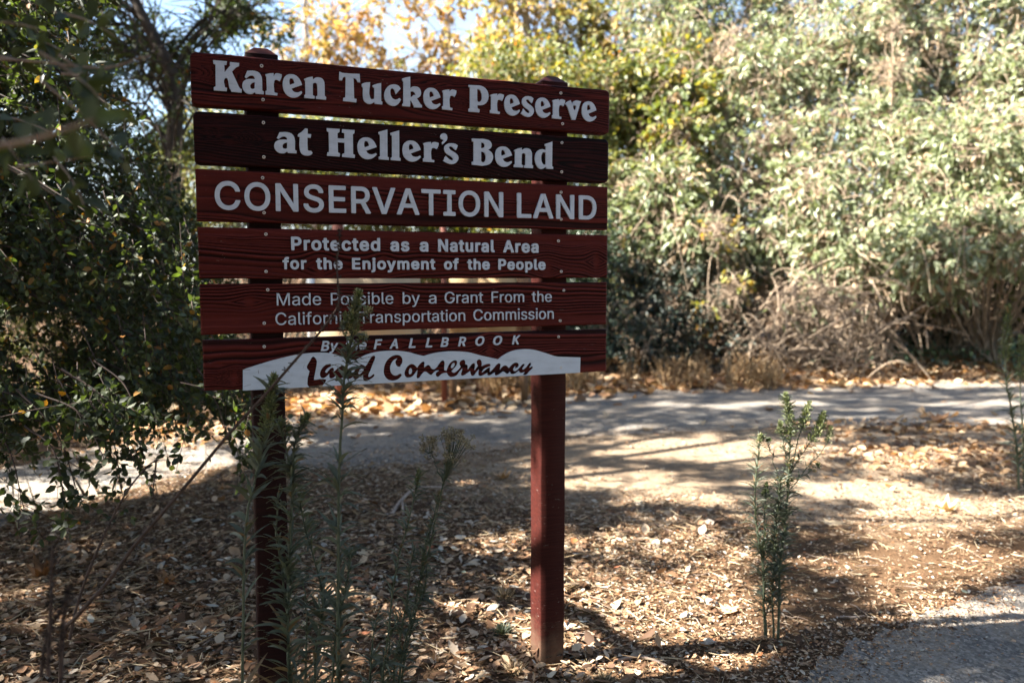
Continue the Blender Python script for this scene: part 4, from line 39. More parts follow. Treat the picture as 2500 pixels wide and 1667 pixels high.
WORDS = [(2,'CONSERVATION',476,8895,1764,2535,18,0),(2,'LAND',9363,12139,1764,2535,18,0),(3,'Protected',2472,5015,677,1061,24,0),(3,'as',5321,5896,677,1061,24,0),(3,'a',6217,6482,677,1061,24,0),(3,'Natural',6793,8612,677,1061,24,0),(3,'Area',8903,10098,677,1061,24,0),(3,'for',2224,2884,137,476,24,0),(3,'the',3156,3907,137,476,24,0),(3,'Enjoyment',4185,6698,137,476,24,0),(3,'of',6974,7440,137,476,24,0),(3,'the',7717,8449,137,476,24,0),(3,'People',8739,10343,137,476,24,0),(4,'Made',2041,3275,-884,-539,14,0),(4,'Possible',3554,5390,-884,-539,14,0),(4,'by',5681,6201,-884,-539,14,0),(4,'a',6483,6722,-884,-539,14,0),(4,'Grant',6988,8227,-884,-539,14,0),(4,'From',8512,9604,-884,-539,14,0),(4,'the',9876,10565,-884,-539,14,0),(4,'California',1994,4107,-1438,-1091,14,0),(4,'Transportation',4365,7638,-1438,-1091,14,0),(4,'Commission',7914,10635,-1438,-1091,14,0),(5,'By',3241,3739,-2223,-1931,22,20),(5,'the',3966,4568,-2223,-1931,22,20),(5,'F',4785,5039,-2223,-1931,22,20),(5,'A',5263,5516,-2223,-1931,22,20),(5,'L',5847,6054,-2223,-1931,22,20),(5,'L',6369,6578,-2223,-1931,22,20),(5,'B',6847,7105,-2223,-1931,22,20),(5,'R',7412,7664,-2223,-1931,22,20),(5,'O',7973,8265,-2223,-1931,22,20),(5,'O',8563,8859,-2223,-1931,22,20),(5,'K',9199,9475,-2223,-1931,22,20)]
# ---------------------------------------------------------------- helpers
rng = np.random.default_rng(7)
C = bpy.context.scene.collection
PITCH = .0842; F_ = 1944.; H = 1.335
cR = np.array([1, 0, 0.]); cU = np.array([0, math.sin(PITCH), math.cos(PITCH)]); cF = np.array([0, math.cos(PITCH), -math.sin(PITCH)])
EYE = np.array([0, 0, H])
def ray(x, y):
    x = np.asarray(x, float)[..., None]; y = np.asarray(y, float)[..., None]
    return cF + cR * (x - 1250) / F_ + cU * (833.5 - y) / F_
def W(x, y, d):            # point seen at (x, y) in the photo, d metres ahead
    return EYE + ray(x, y) * np.asarray(d, float)[..., None]
def G(x, y):               # the ground point seen there
    r = ray(x, y); return EYE + r * (-H / r[..., 2:3])
def PX(P):
    q = P - EYE; d = q @ cF
    return 1250 + F_ * (q @ cR) / d, 833.5 - F_ * (q @ cU) / d, d
BO = np.array([-.8583, 2.1883, H]); YAW = .3704
bD = np.array([math.cos(YAW), math.sin(YAW), 0]); bN = np.array([math.sin(YAW), -math.cos(YAW), 0])
def bd(x, y):              # board coordinates (metres along, metres up from the lens height)
    r = ray(x, y); t = ((BO - EYE) @ bN) / (r @ bN); X = EYE + r * t - BO
    return float(X @ bD), float(X[2])
def unit(v): return v / (np.linalg.norm(v, axis=-1, keepdims=True) + 1e-9)
def rdir(n, up=0.): 
    v = rng.normal(size=(n, 3)); v[:, 2] += up; return unit(v)
def make(name, parts, mat, parent=None, smooth=False, loc=None):
    """one mesh object out of (verts, faces, tint) pieces"""
    Vs, LI, LS, T = [], [], [], []; off = 0; ls = 0
    for p in parts:
        V, Fc = np.asarray(p[0], float).reshape(-1, 3), np.asarray(p[1])
        if len(Fc) == 0: continue
        Vs.append(V); LI.append((Fc + off).ravel()); k = Fc.shape[1]
        LS.append(ls + np.arange(len(Fc)) * k); ls += Fc.size; off += len(V)
        t = p[2] if len(p) > 2 and p[2] is not None else np.full(len(Fc), .5)
        T.append(np.broadcast_to(np.asarray(t, float), (len(Fc),)))
    V = np.concatenate(Vs); LI = np.concatenate(LI); LS = np.concatenate(LS); T = np.concatenate(T)
    me = bpy.data.meshes.new(name)
    if parent is not None: V = V - np.array(root_loc(parent))
    elif loc is not None: V = V - np.array(loc)
    me.vertices.add(len(V)); me.vertices.foreach_set('co', V.astype(np.float32).ravel())
    me.loops.add(len(LI)); me.loops.foreach_set('vertex_index', LI.astype(np.int32))
    me.polygons.add(len(LS)); me.polygons.foreach_set('loop_start', LS.astype(np.int32))
    a = me.attributes.new('tint', 'FLOAT', 'FACE'); a.data.foreach_set('value', T.astype(np.float32))
    if smooth: me.polygons.foreach_set('use_smooth', np.ones(len(LS), bool))
    me.update(calc_edges=True); me.validate()
    for m in (mat if isinstance(mat, (list, tuple)) else [mat]): me.materials.append(m)
    o = bpy.data.objects.new(name, me); C.objects.link(o)
    if parent is not None: o.parent = parent
    elif loc is not None: o.location = loc
    return o
def root_loc(o):
    p = [0, 0, 0]
    while o is not None:
        p = [p[i] + o.location[i] for i in range(3)]; o = o.parent
    return p
def tag(o, label=None, cat=None, group=None, kind=None):
    if label: o['label'] = label
    if cat: o['category'] = cat
    if group: o['group'] = group
    if kind: o['kind'] = kind
    return o
def thing(name, label, cat, loc, group=None):
    o = bpy.data.objects.new(name, None); C.objects.link(o); o.location = [float(v) for v in loc]; o.empty_display_size = .1
    return tag(o, label, cat, group)
def leaves(P, D, N, L, Wd, fold=.15, curl=.15, tint=None, fine=False):
    """leaf blades: base P, direction D, face normal N"""
    n = len(P); D = unit(D); S = unit(np.cross(D, N)); N = np.cross(S, D)
    L = np.broadcast_to(L, (n,)); Wd = np.broadcast_to(Wd, (n,))
    fold = np.broadcast_to(fold, (n,)); curl = np.broadcast_to(curl, (n,))
    if fine:
        tv = [(0, 0), (.22, -.62), (.22, 0), (.22, .62), (.5, -1), (.5, 0), (.5, 1), (.8, -.6), (.8, 0), (.8, .6), (1, 0)]
        fs = [(0, 2, 1, 1), (0, 3, 2, 2), (1, 2, 5, 4), (2, 3, 6, 5), (4, 5, 8, 7), (5, 6, 9, 8), (7, 8, 10, 10), (8, 9, 10, 10)]
        quads = np.array([f for f in fs if len(set(f)) == 4]); tris = np.array([(0, 2, 1), (0, 3, 2), (7, 8, 10), (8, 9, 10)])
    else:
        tv = [(0, 0), (.32, -1), (.32, 1), (.72, -.75), (.72, .75), (1, 0)]
        quads = np.array([(0, 5, 3, 1), (0, 2, 4, 5)]); tris = None
    t = np.array([a for a, b in tv]); x = np.array([b for a, b in tv])
    V = (P[:, None] + D[:, None] * (t[None, :, None] * L[:, None, None]) + S[:, None] * (x[None, :, None] * (.5 * Wd)[:, None, None])
         + N[:, None] * ((np.abs(x)[None] * fold[:, None] * Wd[:, None] - (t[None] ** 2) * curl[:, None] * L[:, None])[..., None]))
    k = len(tv); base = (np.arange(n) * k)[:, None, None]
    if tint is None: tint = rng.random(n)
    out = [(V.reshape(-1, 3), (base + quads[None]).reshape(-1, 4), np.repeat(tint, len(quads)))]
    if tris is not None:
        out.append((V.reshape(-1, 3), (base + tris[None]).reshape(-1, 3), np.repeat(tint, len(tris))))
    return out
def tubes(paths, rad, k=4, tint=None):
    paths = np.asarray(paths, float)
    if paths.ndim == 2: paths = paths[None]
    n, m, _ = paths.shape; rad = np.broadcast_to(np.asarray(rad, float), (n, m))
    T = unit(np.gradient(paths, axis=1)); ref = np.where(np.abs(T[:, :1, 2:3]) > .9, np.array([1., 0, 0]), np.array([0, 0, 1.]))
    A = unit(np.cross(T, ref)); B = np.cross(T, A)
    ang = np.arange(k) * 2 * np.pi / k
    V = paths[:, :, None] + rad[:, :, None, None] * (A[:, :, None] * np.cos(ang)[None, None, :, None] + B[:, :, None] * np.sin(ang)[None, None, :, None])
    i = np.arange(m - 1)[:, None] * k; j = np.arange(k)[None]; jn = (j + 1) % k
    f = np.stack([i + j, i + jn, i + k + jn, i + k + j], -1).reshape(-1, 4)
    Fc = (np.arange(n)[:, None, None] * (m * k) + f[None]).reshape(-1, 4)
    return (V.reshape(-1, 3), Fc, None if tint is None else np.repeat(tint, len(f)))
def curve(pts, n=16):      # smooth path through points
    pts = np.asarray(pts, float); m = len(pts)
    if m < 3: return np.linspace(pts[0], pts[-1], n)
    t = np.linspace(0, m - 1 - 1e-6, n); i = t.astype(int); f = (t - i)[:, None]
    g = np.gradient(pts, axis=0); p0, p1, g0, g1 = pts[i], pts[i + 1], g[i], g[i + 1]
    return (2*f**3-3*f*f+1)*p0 + (f**3-2*f*f+f)*g0 + (3*f*f-2*f**3)*p1 + (f**3-f*f)*g1
def noise2(x, y, seed=0):
    r = np.random.default_rng(seed).random((64, 64)); xi, yi = np.floor(x).astype(int), np.floor(y).astype(int)
    fx, fy = x - xi, y - yi; fx = fx*fx*(3-2*fx); fy = fy*fy*(3-2*fy); g = lambda a, b: r[a % 64, b % 64]
    return (g(xi, yi)*(1-fx)+g(xi+1, yi)*fx)*(1-fy)+(g(xi, yi+1)*(1-fx)+g(xi+1, yi+1)*fx)*fy
def box(x0, x1, y0, y1, z0, z1):
    V = [(x, y, z) for x in (x0, x1) for y in (y0, y1) for z in (z0, z1)]
    return (V, [(0, 1, 3, 2), (4, 6, 7, 5), (0, 4, 5, 1), (2, 3, 7, 6), (0, 2, 6, 4), (1, 5, 7, 3)])

# ---------------------------------------------------------------- materials
class N_:
    def __init__(s, name):
        s.m = bpy.data.materials.new(name); s.m.use_nodes = True; s.t = s.m.node_tree; s.n = s.t.nodes; s.n.clear()
        s.out = s.n.new('ShaderNodeOutputMaterial'); s.tc = s.n.new('ShaderNodeTexCoord')
    def new(s, ty, **kw):
        n = s.n.new('ShaderNode' + ty)
        for k, v in kw.items():
            if k in n.inputs: s.put(n.inputs[k], v)
            else: setattr(n, k, v)
        return n
    def put(s, sock, v):
        if isinstance(v, bpy.types.NodeSocket): s.t.links.new(v, sock)
        else: sock.default_value = v
    def noise(s, scale, detail=4, rough=.6, vec=None, stretch=None):
        v = vec or s.tc.outputs['Object']
        if stretch:
            mp = s.new('Mapping'); s.put(mp.inputs['Vector'], v); mp.inputs['Scale'].default_value = stretch; v = mp.outputs[0]
        n = s.new('TexNoise', Scale=scale, Detail=detail, Roughness=rough); s.put(n.inputs['Vector'], v); return n.outputs['Fac']
    def ramp(s, fac, stops, interp='LINEAR'):
        r = s.new('ValToRGB'); s.put(r.inputs[0], fac); r.color_ramp.interpolation = interp; e = r.color_ramp.elements
        while len(e) < len(stops): e.new(.5)
        for el, (p, c) in zip(e, stops): el.position = p; el.color = (*c, 1) if len(c) == 3 else c
        return r.outputs[0]
    def mix(s, f, a, b, mode='MIX'):
        n = s.new('Mix', data_type='RGBA', blend_type=mode); s.put(n.inputs[0], f); s.put(n.inputs[6], a); s.put(n.inputs[7], b); return n.outputs[2]
    def math(s, op, a, b=0.):
        n = s.new('Math', operation=op); s.put(n.inputs[0], a); s.put(n.inputs[1], b); return n.outputs[0]
    def bump(s, h, st=.3, d=.01):
        n = s.new('Bump', Strength=st, Distance=d); s.put(n.inputs['Height'], h); return n.outputs[0]
    def bsdf(s, col, rough=.6, normal=None, spec=.5):
        b = s.new('BsdfPrincipled'); s.put(b.inputs['Base Color'], col); s.put(b.inputs['Roughness'], rough); b.inputs['Specular IOR Level'].default_value = spec
        if normal: s.put(b.inputs['Normal'], normal)
        return b
    def done(s, sh): s.t.links.new(sh if isinstance(sh, bpy.types.NodeSocket) else sh.outputs[0], s.out.inputs[0]); return s.m
def c4(c): return (*c, 1)
def leaf_mat(name, stops, rough=.45, trans=.3, spec=.5, tcol=(1.15, 1.2, .5)):
    s = N_(name); a = s.new('Attribute', attribute_name='tint'); col = s.ramp(a.outputs['Fac'], stops)
    f = s.noise(60, 2); col = s.mix(.25, col, s.ramp(f, [(.3, (.3, .3, .3)), (.7, (1, 1, 1))]), 'MULTIPLY')
    b = s.bsdf(col, rough, spec=spec); tr = s.new('BsdfTranslucent'); s.put(tr.inputs[0], s.mix(1, col, c4(tcol), 'MULTIPLY'))
    mx = s.new('MixShader'); mx.inputs[0].default_value = trans; s.put(mx.inputs[1], b.outputs[0]); s.put(mx.inputs[2], tr.outputs[0])
    return s.done(mx)
def bark_mat(name, a, b, scale=18, st=.6):
    s = N_(name); f = s.noise(scale, 6, .7, stretch=(1, 1, .3)); return s.done(s.bsdf(s.ramp(f, [(.3, a), (.7, b)]), .85, s.bump(f, st, .02), .2))
def plain(name, a, b, scale=30, rough=.6, spec=.4, st=.15):
    s = N_(name); f = s.noise(scale, 4); return s.done(s.bsdf(s.ramp(f, [(.3, a), (.7, b)]), rough, s.bump(f, st, .003), spec))

def red_wood(name, lo, hi, chips=.0, splash=False):
    s = N_(name); a = s.new('Attribute', attribute_name='tint')
    g = s.noise(9, 5, .65, stretch=(1, 6, 22)); fine = s.noise(40, 3, .6, stretch=(.25, 1, 7))
    col = s.ramp(g, [(.3, lo), (.72, hi)])
    col = s.mix(s.ramp(a.outputs['Fac'], [(.05, (0, 0, 0)), (.7, (1, 1, 1))]), s.mix(1, col, c4((.15, .14, .14)), 'MULTIPLY'), col)  # grooves darkened in colour: grime plus the shade under the ridges
    col = s.mix(s.ramp(a.outputs['Fac'], [(.9, (0, 0, 0)), (1., (.55,) * 3)]), col, s.mix(1, col, c4((1.9, 2.2, 2.2)), 'MULTIPLY'))
    wear = s.ramp(s.math('MULTIPLY', s.ramp(s.noise(26, 5, .8, stretch=(1, 1, 5)), [(.62, (0, 0, 0)), (.66, (1, 1, 1))]), s.ramp(s.noise(3.1, 2), [(.5, (0, 0, 0)), (.62, (1, 1, 1))])), [(.4, (0, 0, 0)), (.6, (1, 1, 1))])
    col = s.mix(s.math('MULTIPLY', wear, chips), col, c4((.28, .23, .20)))
    if splash:
        sx = s.new('SeparateXYZ'); s.put(sx.inputs[0], s.tc.outputs['Object']); z = s.math('ADD', sx.outputs[2], s.math('MULTIPLY', s.noise(22, 5, .8), .22))
        col = s.mix(s.ramp(z, [(.12, (.5,) * 3), (.27, (0, 0, 0))]), col, c4((.16, .115, .075)))
    return s.done(s.bsdf(col, s.ramp(fine, [(.3, (.55,)*3), (.7, (.75,)*3)]), s.bump(fine, .25, .002), .12))
M = {}
M['red'] = red_wood('weathered red paint', (.050, .0064, .0050), (.088, .0126, .0090), 1.)
M['red2'] = red_wood('smooth red paint', (.058, .0078, .0062), (.100, .0150, .0105), .8)
M['dark'] = red_wood('dark brown red stain', (.005, .001, .001), (.038, .0046, .0042), .6)
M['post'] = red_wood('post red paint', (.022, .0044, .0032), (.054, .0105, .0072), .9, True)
M['postshade'] = red_wood('shade darkened post', (.007, .0022, .0019), (.022, .0048, .004), .7, True)  # darker copy of the post paint, putting the left post's shade into colour
def white_mat():
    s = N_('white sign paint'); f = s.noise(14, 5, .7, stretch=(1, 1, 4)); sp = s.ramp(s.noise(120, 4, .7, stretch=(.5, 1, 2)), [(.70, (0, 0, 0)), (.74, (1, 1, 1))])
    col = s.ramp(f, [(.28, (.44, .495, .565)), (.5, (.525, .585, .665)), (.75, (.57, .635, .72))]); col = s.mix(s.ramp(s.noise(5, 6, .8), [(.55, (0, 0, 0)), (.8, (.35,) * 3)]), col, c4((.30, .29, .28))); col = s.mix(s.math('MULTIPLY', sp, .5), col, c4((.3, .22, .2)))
    return s.done(s.bsdf(col, .5, s.bump(s.noise(60, 3, .6, stretch=(.2, 1, 3)), .15, .001), .4))
M['white'] = white_mat()
M['screw'] = plain('zinc screw', (.45, .42, .38), (.65, .6, .55), 300, .4, .6)
M['hole'] = plain('dark screw socket', (.02, .015, .015), (.05, .04, .04), 100, .7)

def dirt_mat():
    s = N_('dry dirt'); big = s.noise(.7, 5, .6); sm = s.noise(45, 6, .75); mid = s.noise(7, 5, .7)
    col = s.ramp(big, [(.32, (.21, .155, .105)), (.55, (.30, .235, .165)), (.75, (.36, .285, .205))])
    col = s.mix(.55, col, s.ramp(mid, [(.3, (.45, .4, .36)), (.7, (1.15, 1.1, 1.05))]), 'MULTIPLY')
    col = s.mix(.6, col, s.ramp(sm, [(.3, (.45, .42, .4)), (.7, (1.3, 1.25, 1.2))]), 'MULTIPLY')
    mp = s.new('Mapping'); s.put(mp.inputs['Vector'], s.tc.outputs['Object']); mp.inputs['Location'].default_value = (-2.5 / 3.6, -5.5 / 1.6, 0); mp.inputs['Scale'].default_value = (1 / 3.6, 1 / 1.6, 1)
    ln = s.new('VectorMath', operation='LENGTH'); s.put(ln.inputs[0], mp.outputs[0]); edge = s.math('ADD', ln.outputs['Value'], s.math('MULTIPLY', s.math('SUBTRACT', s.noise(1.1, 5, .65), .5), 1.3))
    col = s.mix(s.ramp(edge, [(.75, (0, 0, 0)), (1., (1, 1, 1))]), s.mix(1, col, c4((1.0, 1.0, 1.0)), 'MULTIPLY'), s.mix(1, col, c4((.38, .30, .24)), 'MULTIPLY'))  # darker humus outside the bare patch, deepened to paint shade between leaves
    h = s.math('ADD', s.math('MULTIPLY', mid, 1.), s.math('MULTIPLY', sm, .5))
    return s.done(s.bsdf(col, .95, s.bump(h, .8, .03), .1))
def asphalt_mat():
    s = N_('old asphalt'); v = s.new('TexVoronoi', Scale=95., feature='F1'); s.put(v.inputs['Vector'], s.tc.outputs['Object'])
    sm = s.noise(160, 4, .7); big = s.noise(1.3, 5, .65)
    col = s.ramp(v.outputs['Color'], [(.1, (.095, .088, .078)), (.5, (.175, .160, .142)), (.9, (.31, .285, .25))])
    col = s.mix(.75, col, s.ramp(big, [(.3, (.6, .6, .62)), (.7, (1.15, 1.12, 1.08))]), 'MULTIPLY')
    col = s.mix(s.ramp(s.noise(2.6, 6, .75), [(.44, (0, 0, 0)), (.64, (.8,)*3)]), col, c4((.27, .21, .15)))
    mp = s.new('Mapping'); s.put(mp.inputs['Vector'], s.tc.outputs['Object']); mp.inputs['Location'].default_value = (-2.2 / 3.0, -5.9 / 1.0, 0); mp.inputs['Scale'].default_value = (1 / 3.0, 1 / 1.0, 1)
    ln = s.new('VectorMath', operation='LENGTH'); s.put(ln.inputs[0], mp.outputs[0]); edge = s.math('ADD', ln.outputs['Value'], s.math('MULTIPLY', s.math('SUBTRACT', s.noise(1.7, 6, .7), .5), 1.5))
    col = s.mix(s.ramp(edge, [(.7, (1, 1, 1)), (1.0, (0, 0, 0))]), col, s.mix(s.noise(30, 5, .7), c4((.20, .15, .105)), c4((.36, .285, .205))))
    cr = s.new('TexVoronoi', Scale=.55, feature='DISTANCE_TO_EDGE'); wv = s.new('VectorMath', operation='ADD'); nz = s.new('TexNoise', Scale=2.5, Detail=4.); s.put(nz.inputs['Vector'], s.tc.outputs['Object'])
    s.put(wv.inputs[0], s.tc.outputs['Object']); s.put(wv.inputs[1], nz.outputs['Color']); s.put(cr.inputs['Vector'], wv.outputs[0])
    col = s.mix(s.ramp(cr.outputs['Distance'], [(.003, (.55,) * 3), (.009, (0, 0, 0))]), col, c4((.03, .026, .022)))
    h = s.math('ADD', s.math('MULTIPLY', v.outputs['Distance'], -1.2), sm)
    return s.done(s.bsdf(col, .85, s.bump(h, .7, .012), .25))
M['dirt'] = dirt_mat(); M['asphalt'] = asphalt_mat()
M['litter'] = leaf_mat('dry oak litter', [(0, (.045, .024, .013)), (.22, (.16, .082, .04)), (.48, (.32, .195, .11)), (.7, (.46, .33, .21)), (.84, (.47, .385, .29)), (.92, (.38, .37, .32)), (.95, (.36, .15, .05)), (.975, (.24, .08, .035)), (1, (.20, .25, .19))], .75, .1, .25, (1.1, .9, .6))
M['straw'] = leaf_mat('straw bits', [(0, (.14, .09, .05)), (.5, (.36, .26, .15)), (1, (.55, .44, .29))], .8, .1, .2, (1, .9, .6))
M['sycl'] = leaf_mat('sycamore litter', [(0, (.12, .065, .034)), (.3, (.28, .15, .07)), (.55, (.44, .275, .14)), (.8, (.54, .38, .23)), (1, (.6, .47, .3))], .7, .25, .3, (1.2, .9, .45))
M['oak'] = leaf_mat('live oak leaf', [(0, (.022, .030, .014)), (.5, (.044, .056, .024)), (.85, (.075, .088, .034)), (.955, (.10, .13, .04)), (.97, (.30, .11, .02)), (1, (.26, .17, .05))], .55, .24, .3, (1.6, 1.9, .55))
M['pale'] = leaf_mat('pale willow leaf', [(0, (.055, .085, .035)), (.25, (.14, .17, .08)), (.62, (.26, .288, .162)), (.86, (.375, .40, .27)), (.91, (.34, .27, .16)), (.97, (.36, .24, .12)), (1, (.36, .16, .06))], .42, .38, .5, (1.1, 1.15, .75))
M['vine'] = leaf_mat('grape vine leaf', [(0, (.05, .08, .022)), (.4, (.12, .155, .045)), (.68, (.23, .235, .07)), (.84, (.38, .28, .08)), (.93, (.40, .19, .05)), (1, (.32, .12, .035))], .5, .42, .5, (1.3, 1.15, .4))
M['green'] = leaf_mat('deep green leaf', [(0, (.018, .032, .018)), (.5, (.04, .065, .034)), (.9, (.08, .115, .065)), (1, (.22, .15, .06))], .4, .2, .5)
M['darkleaf'] = leaf_mat('shade darkened green leaf', [(0, (.008, .015, .010)), (.6, (.022, .034, .022)), (.95, (.05, .07, .045)), (1, (.2, .12, .05))], .5, .15, .35)  # darkened copy of the green leaf, the low bush's shade in its colour
M['syc'] = leaf_mat('autumn sycamore leaf', [(0, (.10, .14, .045)), (.35, (.20, .215, .07)), (.62, (.38, .29, .11)), (.86, (.42, .25, .09)), (1, (.35, .16, .06))], .5, .42, .4, (1.2, 1.02, .6))
M['dead'] = leaf_mat('dead vine leaf', [(0, (.17, .115, .065)), (.5, (.38, .275, .17)), (1, (.52, .40, .27))], .75, .25, .25, (1, .9, .7))
M['ivy'] = leaf_mat('ground ivy leaf', [(0, (.04, .075, .04)), (.6, (.10, .16, .09)), (1, (.2, .28, .16))], .4, .2, .5)
M['weed'] = leaf_mat('horseweed leaf', [(0, (.042, .052, .038)), (.5, (.092, .108, .076)), (.85, (.15, .168, .12)), (.93, (.15, .16, .10)), (1, (.19, .125, .065))], .5, .22, .4)
M['weedstem'] = plain('weed stem', (.032, .045, .026), (.075, .085, .045), 60, .6)
M['bud'] = leaf_mat('weed flower buds', [(0, (.08, .11, .045)), (.5, (.17, .20, .09)), (.85, (.40, .38, .22)), (1, (.55, .5, .33))], .7, .2, .2)
M['fluff'] = leaf_mat('seed fluff', [(0, (.14, .11, .07)), (.6, (.30, .25, .17)), (1, (.48, .42, .32))], .8, .3, .2)
M['darkbud'] = leaf_mat('dark dry husks', [(0, (.02, .014, .011)), (1, (.075, .05, .035))], .8, .1, .2)
M['drystem'] = plain('dry brown stem', (.024, .015, .012), (.075, .045, .033), 40, .8)
M['twig'] = plain('grey brown twig', (.16, .115, .08), (.40, .31, .22), 12, .85, .2)
M['bark'] = bark_mat('oak bark', (.018, .014, .012), (.085, .068, .055))
M['palebark'] = bark_mat('sycamore bark', (.16, .125, .10), (.42, .36, .29), 6)
M['drygrass'] = leaf_mat('dry weed stalks', [(0, (.15, .085, .042)), (.5, (.33, .215, .11)), (1, (.52, .38, .22))], .8, .2, .2, (1.1, .9, .5))
M['kpost'] = plain('kiosk red brown post', (.12, .035, .02), (.2, .06, .035), 14, .7)
M['kpanel'] = plain('beige kiosk panel', (.42, .31, .19), (.50, .38, .24), 9, .6)
M['ktan'] = plain('tan plywood', (.36, .235, .11), (.50, .34, .17), 9, .7)
M['kdark'] = plain('brown kiosk frame', (.13, .07, .035), (.2, .11, .055), 14, .7)
M['kwhite'] = plain('white notice', (.68, .71, .72), (.78, .8, .8), 9, .6)
M['plastic'] = plain('blue plastic scrap', (.12, .27, .6), (.2, .4, .75), 60, .35)
M['debris'] = plain('fallen stick bark', (.14, .10, .08), (.36, .28, .22), 30, .85, .2)

# ---------------------------------------------------------------- ground and paving
def sheet(name, mat, z, xs, ys, label):
    X, Y = np.meshgrid(xs, ys, indexing='ij'); V = np.stack([X, Y, np.full_like(X, z)], -1).reshape(-1, 3); ny = len(ys)
    i, j = np.meshgrid(np.arange(len(xs) - 1), np.arange(ny - 1), indexing='ij'); a = (i * ny + j).ravel()
    return tag(make(name, [(V, np.stack([a, a + ny, a + ny + 1, a + 1], -1))], mat), label, None, None, 'structure')
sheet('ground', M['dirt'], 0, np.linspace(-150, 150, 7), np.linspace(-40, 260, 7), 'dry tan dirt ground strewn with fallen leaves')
def strip(name, near, far, z, label, wob=.05, seed=1, n=220):
    a = curve(near, n); b = curve(far, n); t = np.linspace(0, n * .27, n)
    a[:, 1] += wob * (noise2(t, t*0, seed)*2-1) + wob*.6*(noise2(t*3.7, t*0, seed+1)*2-1); b[:, 1] += wob * (noise2(t, t*0, seed+2)*2-1) + wob*.6*(noise2(t*3.7, t*0, seed+3)*2-1)
    a[:, 2] = z; b[:, 2] = z; V = np.concatenate([a, b]); i = np.arange(n - 1)
    return tag(make(name, [(V, np.stack([i, i + 1, i + 1 + n, i + n], -1))], M['asphalt']), label, None, None, 'structure')
gp = lambda L: np.array([G(x, y) for x, y in L])
road_near = [(-500, 1450), (0, 1287), (180, 1235), (330, 1192), (480, 1155), (600, 1140), (760, 1146), (950, 1138), (1100, 1118), (1250, 1090), (1400, 1064), (1600, 1056), (1800, 1050), (2100, 1040), (2500, 1036), (3100, 1030), (4600, 1010)]
road_far = [(-500, 1215), (0, 1145), (120, 1118), (290, 1077), (480, 1042), (620, 1024), (766, 1012), (950, 982), (1100, 965), (1317, 957), (1480, 951), (1680, 952), (1870, 942), (2100, 932), (2500, 926), (3100, 918), (4600, 900)]
strip('path', gp(road_near), gp(road_far), .004, 'old grey asphalt path crossing behind the sign', .09)
pad_edge = [(1830, 1900), (1880, 1760), (1950, 1665), (2040, 1592), (2150, 1550), (2260, 1510), (2380, 1462), (2520, 1420), (2900, 1365)]
pe = gp(pad_edge); po = pe + np.array([2.5, -2.5, 0])
strip('pavement', pe, po, .004, 'patch of old asphalt at the lower right', .045, 9, 80)
# ---------------------------------------------------------------- the park sign
sign = thing('park_sign', 'dark red wooden plank sign on two square posts with raised white lettering', 'sign', (BO[0], BO[1], 0))
sign.rotation_euler = (0, 0, YAW)
def part(name, pieces, mat, parent=None, smooth=False):
    o = make(name, pieces, mat, None, smooth); o.parent = parent or sign; return o
def post(u0, u1, ub0, ub1, top, label, mat='post'):
    y0, y1 = .0385, .1275; c = .022; n = 30
    zs = np.concatenate([np.linspace(-.02, top - c, n), [top]])
    V = []; b = .004
    ring0 = [(b, 0), (1 - b, 0), (1, b), (1, 1 - b), (1 - b, 1), (b, 1), (0, 1 - b), (0, b)]
    b = .045; ring0 = [(b, 0), (1 - b, 0), (1, b), (1, 1 - b), (1 - b, 1), (b, 1), (0, 1 - b), (0, b)]
    for i, z in enumerate(zs):
        f = max(0, min(1, z / (top - c))); a0 = ub0 + (u0 - ub0) * f; a1 = ub1 + (u1 - ub1) * f; w = a1 - a0
        k = 1. if i < n else .42
        for x, y in ring0:
            x2 = .5 + (x - .5) * k; y2 = .5 + (y - .5) * (k if i == n else 1)
            V.append((a0 + w * x2 + .0008 * math.sin(z * 17 + x * 5), y0 + (y1 - y0) * y2 + .0006 * math.sin(z * 23 + y * 9), z))
    Fq = [(i*8+j, i*8+(j+1) % 8, i*8+8+(j+1) % 8, i*8+8+j) for i in range(n) for j in range(8)]
    t = n * 8; Fq += [(t, t+1, t+2, t+3), (t, t+3, t+4, t+7), (t+4, t+5, t+6, t+7)]
    c_ = (n - 1) * 8; o = part('post', [(V, Fq[:c_], .7)], M[mat]); o['label'] = label
    p_ = part('post_cap', [(V, Fq[c_:], .85)], M['post'], o)  # on the left post this lighter paint stands in for sky light on top
post(.138, .2275, .130, .2205, H + .637, 'left square post with chamfered top', 'postshade')
post(1.038, 1.131, 1.0385, 1.1275, H + .637, 'right square post with chamfered top')

PLK = [(.594, .454), (.438, .298), (.285, .145), (.128, -.0125), (-.0268, -.1667), (-.183, -.323)]
LX = [(-.004, 1.262), (-.001, 1.260), (0, 1.259), (.001, 1.2605), (.001, 1.259), (.004, 1.2595)]
KN = {0: [], 1: [(560, 350, .02, .010)], 2: [(1090, 470, .012, .004)],
      3: [(780, 655, .017, .035), (935, 640, .013, .02), (1335, 660, .017, .03), (1455, 640, .012, .03), (515, 572, .035, .012), (590, 572, .018, .010), (1400, 592, .02, .008)],
      4: [(607, 738, .016, .018), (967, 735, .014, .022), (1085, 800, .03, .012), (578, 788, .010, .006), (1300, 745, .012, .01)],
      5: [(535, 890, .008, .009), (1195, 860, .012, .03), (570, 925, .012, .02), (972, 845, .012, .015)]}
PER = [.0095, .0075, .0125, .0112, .0106, .0110]; DEP = [.0009, .0009, .0018, .0034, .0034, .0030]
MATS = ['red', 'dark', 'red2', 'red2', 'red2', 'red2']
TXT = ['Karen Tucker Preserve', 'at Heller\'s Bend', 'CONSERVATION LAND', 'Protected as a Natural Area for the Enjoyment of the People', 'Made Possible by a Grant', 'By the']
